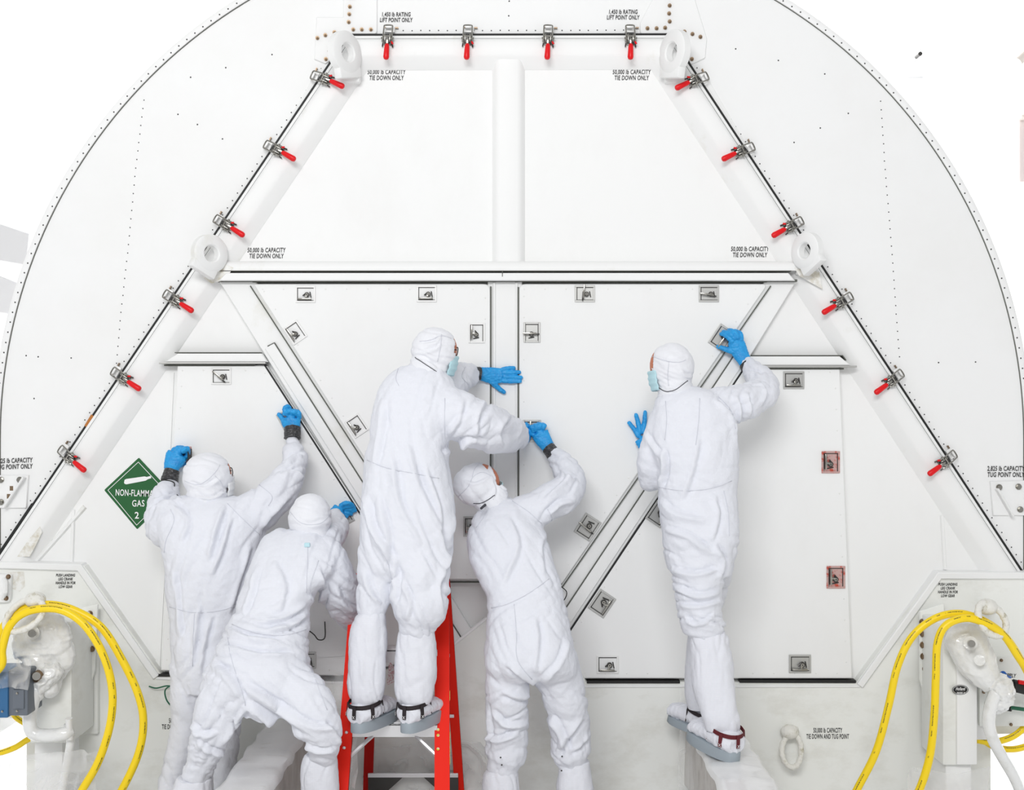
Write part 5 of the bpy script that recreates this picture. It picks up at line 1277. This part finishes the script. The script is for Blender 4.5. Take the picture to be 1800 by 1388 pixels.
# left leg
T = thing('landing_leg', (P(90, 1400, -.25).x, -.25, 0), 'left landing leg, white gearbox wrapped in plastic with a bent crank handle', 'landing leg')
pbox('back_plate', 118, 1072, 172, 1290, -.09, -.05, 'apron', T)
g = G(); pts = [(108, 1075), (172, 1062), (166, 1180), (150, 1230), (128, 1330), (118, 1330)]
panel('side_plate', pts, -.13, .012, 'apron', T, rim=1)
pbox('leg_housing', 52, 1092, 126, 1306, -.40, -.10, 'apron', T, .01)
pbox('inner_tube', 60, 1300, 110, 1480, -.37, -.15, 'frame', T, .008)
g = G(); a = P(84, 1500, -.27); g.box((a.x - .12, -.40, 0), (a.x + .12, -.12, .012), 0, .003); g.box((a.x - .06, -.32, 0), (a.x + .06, -.18, .1), 0, .005); g.mk('foot_pad', 'zincw', T)
lump('wrapped_gearbox', [('egg', 74, 1122, -.46, 52, 50, 22), ('egg', 96, 1150, -.44, 36, 44, 20), ('egg', 60, 1136, -.46, 40, 30, 20), ('limb', [(66, 1160, -.46, 26), (84, 1190, -.46, 22), (88, 1210, -.47, 17)])], 'wrap', T, 61, .007, 16)
lump('crank_wrap', [('limb', [(92, 1182, -.50, 17), (72, 1196, -.50, 20), (62, 1215, -.50, 15)])], 'wrap', T, 62, .012, 34)
g = G(); g.cyl(P(58, 1112, -.53), P(56, 1113, -.60), .017, 16, 0); g.cyl(P(58, 1112, -.53), P(57, 1112, -.545), .030, 18, 1); g.mk('drive_shaft', ['steel', 'wrap'], T, True)
g = G(); g.tube([P(*p_) for p_ in smooth_path([(66, 1205, -.52), (57, 1235, -.52), (52, 1265, -.52), (58, 1287, -.52), (80, 1292, -.52), (112, 1289, -.52), (124, 1283, -.50)], 6)], .030, 14); g.mk('crank_handle', 'wrap', T, 'all')
g = G(); g.tube([P(*p_) for p_ in smooth_path([(120, 1272, -.50), (124, 1300, -.48), (118, 1340, -.47), (108, 1395, -.46), (104, 1430, -.45)], 6)], .019, 12); g.mk('grip_rod', 'wrap', T, 'all')
g = G(); g.cyl(P(121, 1262, -.53), P(123, 1298, -.51), .016, 10); g.mk('clevis', 'zincw', T, True)
g = G(); g.cyl(P(64, 1188, -.55), P(64, 1188, -.59), .018, 12, 0); g.cyl(P(70, 1184, -.54), P(60, 1192, -.57), .022, 10, 1); g.mk('crank_pin', ['steel', 'bronze'], T, True)
for x, y in ((93, 1076), (158, 1078), (152, 1120), (150, 1140), (152, 1103), (162, 1140)): place('bolt', big_me, P(x, y, -.135 if x > 110 else -.41), T, random.uniform(0, 1), .95)
g = G(); bm = bmesh.new(); bmesh.ops.create_circle(bm, cap_ends=True, segments=28, radius=1); g.bm(bm, 0, Matrix.Translation(P(86, 1212, -.405)) @ Matrix.Rotation(-.25, 4, 'Y') @ Matrix.Rotation(math.pi / 2, 4, 'X') @ Matrix.Diagonal((.026, .022, 1, 1)))
OV = g.mk('maker_badge', 'print', T); lettering('badge_lettering', 'Holland', 86, 1210.5, 4.2, 'white', T, -.407, xs=.7, shear=.25, rot=-.25); lettering('badge_lettering', 'MARK V', 87, 1216.5, 2.6, 'white', T, -.407, xs=.8, rot=-.25)

# right leg
T = thing('landing_leg', (P(1700, 1400, -.25).x, -.25, 0), 'right landing leg, white column with an oval maker badge and wrapped gearbox', 'landing leg')
panel('side_plate', [(1617, 1075), (1660, 1060), (1662, 1260), (1632, 1245), (1617, 1195)], -.12, .014, 'apron', T, rim=1)
pbox('leg_housing', 1657, 1098, 1708, 1345, -.40, -.10, 'apron', T, .01)
pbox('leg_face', 1682, 1120, 1718, 1344, -.415, -.38, 'frame', T, .006)
pbox('inner_tube', 1662, 1340, 1708, 1490, -.37, -.15, 'frame', T, .008)
g = G(); a = P(1684, 1500, -.27); g.box((a.x - .12, -.40, 0), (a.x + .12, -.12, .012), 0, .003); g.box((a.x - .06, -.32, 0), (a.x + .06, -.18, .1), 0, .005); g.mk('foot_pad', 'zincw', T)
lump('wrapped_gearbox', [('egg', 1700, 1126, -.47, 38, 34, 22), ('limb', [(1702, 1130, -.47, 36, 24), (1716, 1160, -.47, 34, 24), (1732, 1188, -.48, 26, 22), (1744, 1205, -.48, 16, 16)])], 'wrap', T, 63, .005, 14)
g = G(); g.cyl(P(1706, 1130, -.55), P(1708, 1131, -.62), .016, 16, 0); g.cyl(P(1706, 1130, -.545), P(1706, 1130, -.565), .030, 18, 1); g.cyl(P(1722, 1160, -.55), P(1722, 1160, -.575), .024, 16, 1); g.mk('drive_shaft', ['steel', 'wrap'], T, True)
lump('crank_wrap', [('limb', [(1744, 1196, -.50, 13), (1756, 1206, -.50, 20), (1762, 1226, -.50, 17), (1748, 1240, -.50, 13)])], 'wrap', T, 64, .012, 36)
g = G(); g.tube([P(*p_) for p_ in smooth_path([(1752, 1215, -.52), (1742, 1240, -.52), (1738, 1270, -.52), (1746, 1300, -.52), (1762, 1330, -.50), (1782, 1365, -.48), (1796, 1400, -.46), (1804, 1440, -.45)], 6)], [.030 - .0002 * i for i in range(43)], 14); g.mk('crank_handle', 'wrap', T, 'all')
for y in (1093, 1113, 1133, 1153, 1175): place('bolt', big_me, P(1622 + (y - 1113) * .03 + (3 if y > 1170 else 0), y, -.125), T, random.uniform(0, 1), 1.1)
g = G(); bm = bmesh.new(); bmesh.ops.create_circle(bm, cap_ends=True, segments=32, radius=1); g.bm(bm, 0, Matrix.Translation(P(1688, 1212, -.418)) @ Matrix.Rotation(math.pi / 2, 4, 'X') @ Matrix.Diagonal((.037, .022, 1, 1)))
g.mk('maker_badge', 'print', T)
g = G(); pts = [P(1688 + 12.8 * math.cos(t), 1212 + 7.4 * math.sin(t), -.4195) for t in [2 * math.pi * i / 32 for i in range(32)]]; g.tube(pts, .0008, 5, 0, True); g.mk('badge_ring', 'white', T)
lettering('badge_lettering', 'Holland', 1688, 1210.5, 5.4, 'white', T, -.4195, xs=.62, shear=.3, bold=.02); lettering('badge_lettering', 'MARK V', 1689, 1217.5, 3.0, 'white', T, -.4195, xs=.85)
# connector plate right of it
T = thing('connector_panel', (P(1780, 1275, -.3).x, -.25, P(1780, 1275, -.3).z), 'bolted air connector plate at the lower right edge', 'panel')
pbox('plate', 1722, 1154, 1860, 1276, -.30, -.28, 'apron', T, .002)
pbox('support_arm', 1715, 1200, 1735, 1300, -.27, -.06, 'zincw', T, .004)
for x, y in ((1760, 1160), (1793, 1161), (1729, 1216), (1777, 1273)): place('bolt', big_me, P(x, y, -.302), T, 0, .5)
lettering('plate_lettering', 'SUPPLY', 1774, 1187, 6.5, 'print', T, -.3025, xs=.72, rot=.06)
sweep_o = mk('label_border', sweep_vf([(1752, 1179), (1790, 1181), (1790, 1195), (1752, 1193)], [(0, -.30), (0, -.3022), (.7, -.3022), (.7, -.30)], True), 'print', T)
g = G(); g.tube([P(*p_) for p_ in smooth_path([(1758, 1184, -.36), (1764, 1181, -.38), (1770, 1188, -.38), (1776, 1190, -.36)], 4)], .006, 8); g.mk('blue_valve', 'blue', T, 'all')
g = G(); g.cyl(P(1752, 1200, -.45), P(1782, 1206, -.46), .020, 12, 0); g.cyl(P(1780, 1204, -.46), P(1830, 1216, -.46), .028, 14, 0); g.cyl(P(1760, 1196, -.45), P(1768, 1200, -.45), .028, 6, 1); g.cyl(P(1790, 1198, -.48), P(1812, 1202, -.48), .010, 8, 2)
g.mk('hose_coupling', ['black', 'bronze', 'red'], T, True)
g = G(); g.tube([P(*p_) for p_ in smooth_path([(1772, 1243, -.36), (1790, 1245, -.36), (1840, 1252, -.36)], 4)], .009, 10, 0); g.cyl(P(1764, 1242, -.34), P(1778, 1244, -.36), .016, 10, 1); g.mk('green_cable', ['greenwire', 'black'], T, True)
# blue-grey wrapped box, left edge
T = thing('electrical_box', (P(0, 1260, -.6).x, -.6, P(0, 1260, -.6).z), 'blue and slate plastic-covered box at the left edge', 'box')
pbox('box_body', 13, 1178, 49, 1258, -.62, -.45, 'greybox', T, .008); pbox('blue_door', -50, 1180, 14, 1262, -.63, -.45, 'bluebox', T, .008)
pbox('cover_ridge', 22, 1186, 42, 1206, -.628, -.61, 'greybox', T, .003); pbox('cover_ridge', 22, 1212, 42, 1246, -.628, -.61, 'greybox', T, .003)
for x, y in ((4, 1250), (30, 1249), (30, 1218)): place('bolt', big_s, P(x, y, -.632), T, 0, .35)
film('box_film', -30, 1150, 60, 1200, -.64, .02, 71, None, T)

# hoses
def hose(pts, r, label, grp=None):
    W = [P(*p_) for p_ in smooth_path(pts, 10)]; v, f, u = tube(W, r, 16)
    o = mk('air_hose', (v, f), 'hose', None, 'all', uvs=u); return props(o, label, 'hose', grp)


hose([(-60, 1150, -.60), (-10, 1128, -.62), (10, 1095, -.62), (40, 1070, -.62), (85, 1062, -.62), (130, 1072, -.62), (178, 1102, -.62), (215, 1160, -.62), (243, 1220, -.62), (252, 1270, -.62), (243, 1325, -.62), (214, 1388, -.62), (180, 1440, -.62), (150, 1500, -.64)], .0172, 'outer yellow hose of the left pair, looping over the left landing leg')
hose([(-30, 1200, -.66), (2, 1170, -.68), (4, 1140, -.68), (18, 1098, -.68), (50, 1074, -.68), (100, 1070, -.68), (140, 1090, -.68), (170, 1128, -.68), (190, 1175, -.68), (198, 1225, -.68), (192, 1280, -.68), (172, 1340, -.68), (142, 1392, -.68), (110, 1450, -.68)], .0172, 'inner yellow hose of the left pair, nearer the landing leg')
hose([(1480, 1440, -.62), (1506, 1388, -.62), (1540, 1320, -.62), (1562, 1240, -.62), (1578, 1170, -.62), (1604, 1118, -.62), (1645, 1086, -.62), (1690, 1078, -.62), (1735, 1094, -.62), (1770, 1122, -.62), (1800, 1170, -.62), (1830, 1230, -.60)], .0166, 'outer yellow hose of the right pair, hanging to the left side')
hose([(1580, 1450, -.68), (1614, 1392, -.68), (1634, 1330, -.68), (1642, 1260, -.68), (1645, 1190, -.68), (1648, 1130, -.68), (1664, 1098, -.68), (1700, 1086, -.68), (1738, 1098, -.68), (1766, 1118, -.66), (1794, 1160, -.64), (1830, 1210, -.60)], .0170, 'inner yellow hose of the right pair, in front of the white column')
hose([(1716, 1300, -.25), (1745, 1304, -.25), (1780, 1294, -.25), (1806, 1272, -.25), (1840, 1230, -.25)], .0150, 'upper yellow hose curving behind the right crank handle')
hose([(1722, 1296, -.16), (1748, 1312, -.16), (1785, 1316, -.16), (1830, 1302, -.16)], .0150, 'lower yellow hose curving behind the right crank handle')
hose([(-60, 1330, -.2), (-10, 1325, -.2), (25, 1314, -.2), (48, 1300, -.2), (70, 1290, -.2)], .0140, 'yellow hose crossing behind the left crank handle')
hose([(20, 1250, -.3), (30, 1262, -.3), (46, 1272, -.3), (62, 1280, -.3)], .0130, 'short end of yellow hose under the blue box')


def rope_ring(cx_, cy_, rx, rz, y, rot, label, tail=None, r=.017):
    pts = []
    for i in range(40):
        a = 2 * math.pi * i / 40; x = math.cos(a) * rx; z = math.sin(a) * rz * (1 + .12 * math.cos(a)); ca, sa = math.cos(rot), math.sin(rot)
        pts.append(P(cx_ + x * ca - z * sa, cy_ + x * sa + z * ca, y - .02 * math.sin(a * 1)))
    rs = [r * (1 + .10 * math.sin(i * 2.2) + .14 * random.random()) for i in range(40)]
    v, f, _ = tube(pts, rs, 14, True)
    T = thing('rope_loop', P(cx_, cy_, y), label, 'rope'); mk('rope', (v, f), 'rope', T, 'all')
    if tail:
        tx, ty = tail; g = G(); bm = bmesh.new(); bmesh.ops.create_uvsphere(bm, u_segments=18, v_segments=12, radius=1)
        g.bm(bm, 0, Matrix.Translation(P(tx, ty, y + .03)) @ Matrix.Diagonal((.045, .045, .035, 1))); g.box(P(tx, ty, -.06) - Vector((.04, .02, .03)), P(tx, ty, -.06) + Vector((.04, .0, .03)), 0, .01)
        g.cyl(P(tx, ty, -.07), P(tx, ty, y), .022, 12); g.mk('shackle', 'rope', T, True)
    return T


rope_ring(42, 1082, 38, 22, -.66, -.62, 'white rope loop holding the hoses on the left', (62, 1054), .013)
rope_ring(1743, 1088, 32, 20, -.66, .95, 'white rope loop holding the hoses on the right', (1735, 1066), .014)
rope_ring(1391, 1319, 17, 29, -.13, .0, 'frayed rope ring hanging below the right hatch', (1388, 1286), .0125)
# hose cleat near the left edge
T = thing('handle_bracket', P(10, 1032, -.1), 'white bracket with two dark bolts at the left edge', 'bracket')
panel('plate', round_poly([(-20, 1008), (20, 1010, 3), (17, 1058, 6), (-20, 1060)], 2, 3), -.085, .024, 'frame', T)
g = G(); g.tube([P(*p_) for p_ in ((8, 1018, -.09), (10, 1024, -.12), (9, 1040, -.12), (5, 1050, -.09))], .012, 8); g.mk('pull', 'frame', T, True)
for x, y in ((15, 1013), (11, 1051)): place('bolt', big_me, P(x, y, -.087), T, 0, .75)
# wires
def wire(name, pts, r, m, label):
    g = G(); g.tube([P(*p_) for p_ in smooth_path(pts, 8)], r, 8); o = g.mk(name, m, None, 'all'); return props(o, label, 'wire')


wire('wire_coil', [(262, 1206, -.08), (275, 1209, -.09), (295, 1205, -.10), (312, 1210, -.12), (318, 1232, -.12), (308, 1244, -.12), (294, 1232, -.12), (290, 1214, -.12), (300, 1206, -.14), (316, 1214, -.13)], .0035, 'greenwire', 'coiled green wire hanging beside the far-left person')
wire('wire_tether', [(286, 842, -.20), (306, 848, -.20), (305, 862, -.22), (314, 872, -.24), (320, 878, -.26)], .0025, 'black', 'thin black tether wire at the far-left wrist')
wire('tether_cord', [(543, 1108, -.07), (552, 1115, -.09), (560, 1124, -.09), (571, 1120, -.09), (571, 1092, -.07)], .003, 'steeld', 'thin dark tether cord beside the crouching elbow')
wire('tether_cord', [(986, 1030, -.07), (996, 1040, -.09), (993, 1052, -.10), (984, 1062, -.08)], .0025, 'black', 'short black cord at the foot of the right hatch seal')
g = G(); vs = [P(684, 1160, -.30), P(697, 1178, -.30), P(694, 1198, -.30), P(680, 1204, -.30)]; g.add(vs + [v + Vector((0, .002, 0)) for v in vs], [(0, 1, 2, 3), (4, 5, 6, 7), (0, 1, 5, 4), (1, 2, 6, 5), (2, 3, 7, 6), (3, 0, 4, 7)])
props(g.mk('tag', 'pink', None), 'small pink printed tag between the tall person\'s shins', 'tag')
# dark tool in the far-left fist
g = G(); g.box(P(331, 812, -.12), P(336, 788, -.05), 0, .003); props(g.mk('hand_tool', 'black', None), 'black tool gripped in the far-left raised fist', 'tool')
# clear plastic
film('plastic_sheet', -40, 1318, 175, 1420, -.50, .25, 72, 'crumpled clear plastic around the left landing leg foot')
film('plastic_sheet', 1590, 1345, 1740, 1430, -.45, .25, 73, 'crumpled clear plastic around the right landing leg foot')
film('plastic_sheet', 1188, 1200, 1246, 1400, -.20, .12, 74, 'clear plastic wrap trailing beside the right beam')
film('plastic_sheet', 560, 1190, 625, 1388, -.55, .2, 75, 'clear plastic wrap between crouching person and ladder')
film('plastic_sheet', 640, 1300, 860, 1400, -.06, .03, 76, 'clear plastic film on the wall behind the ladder')
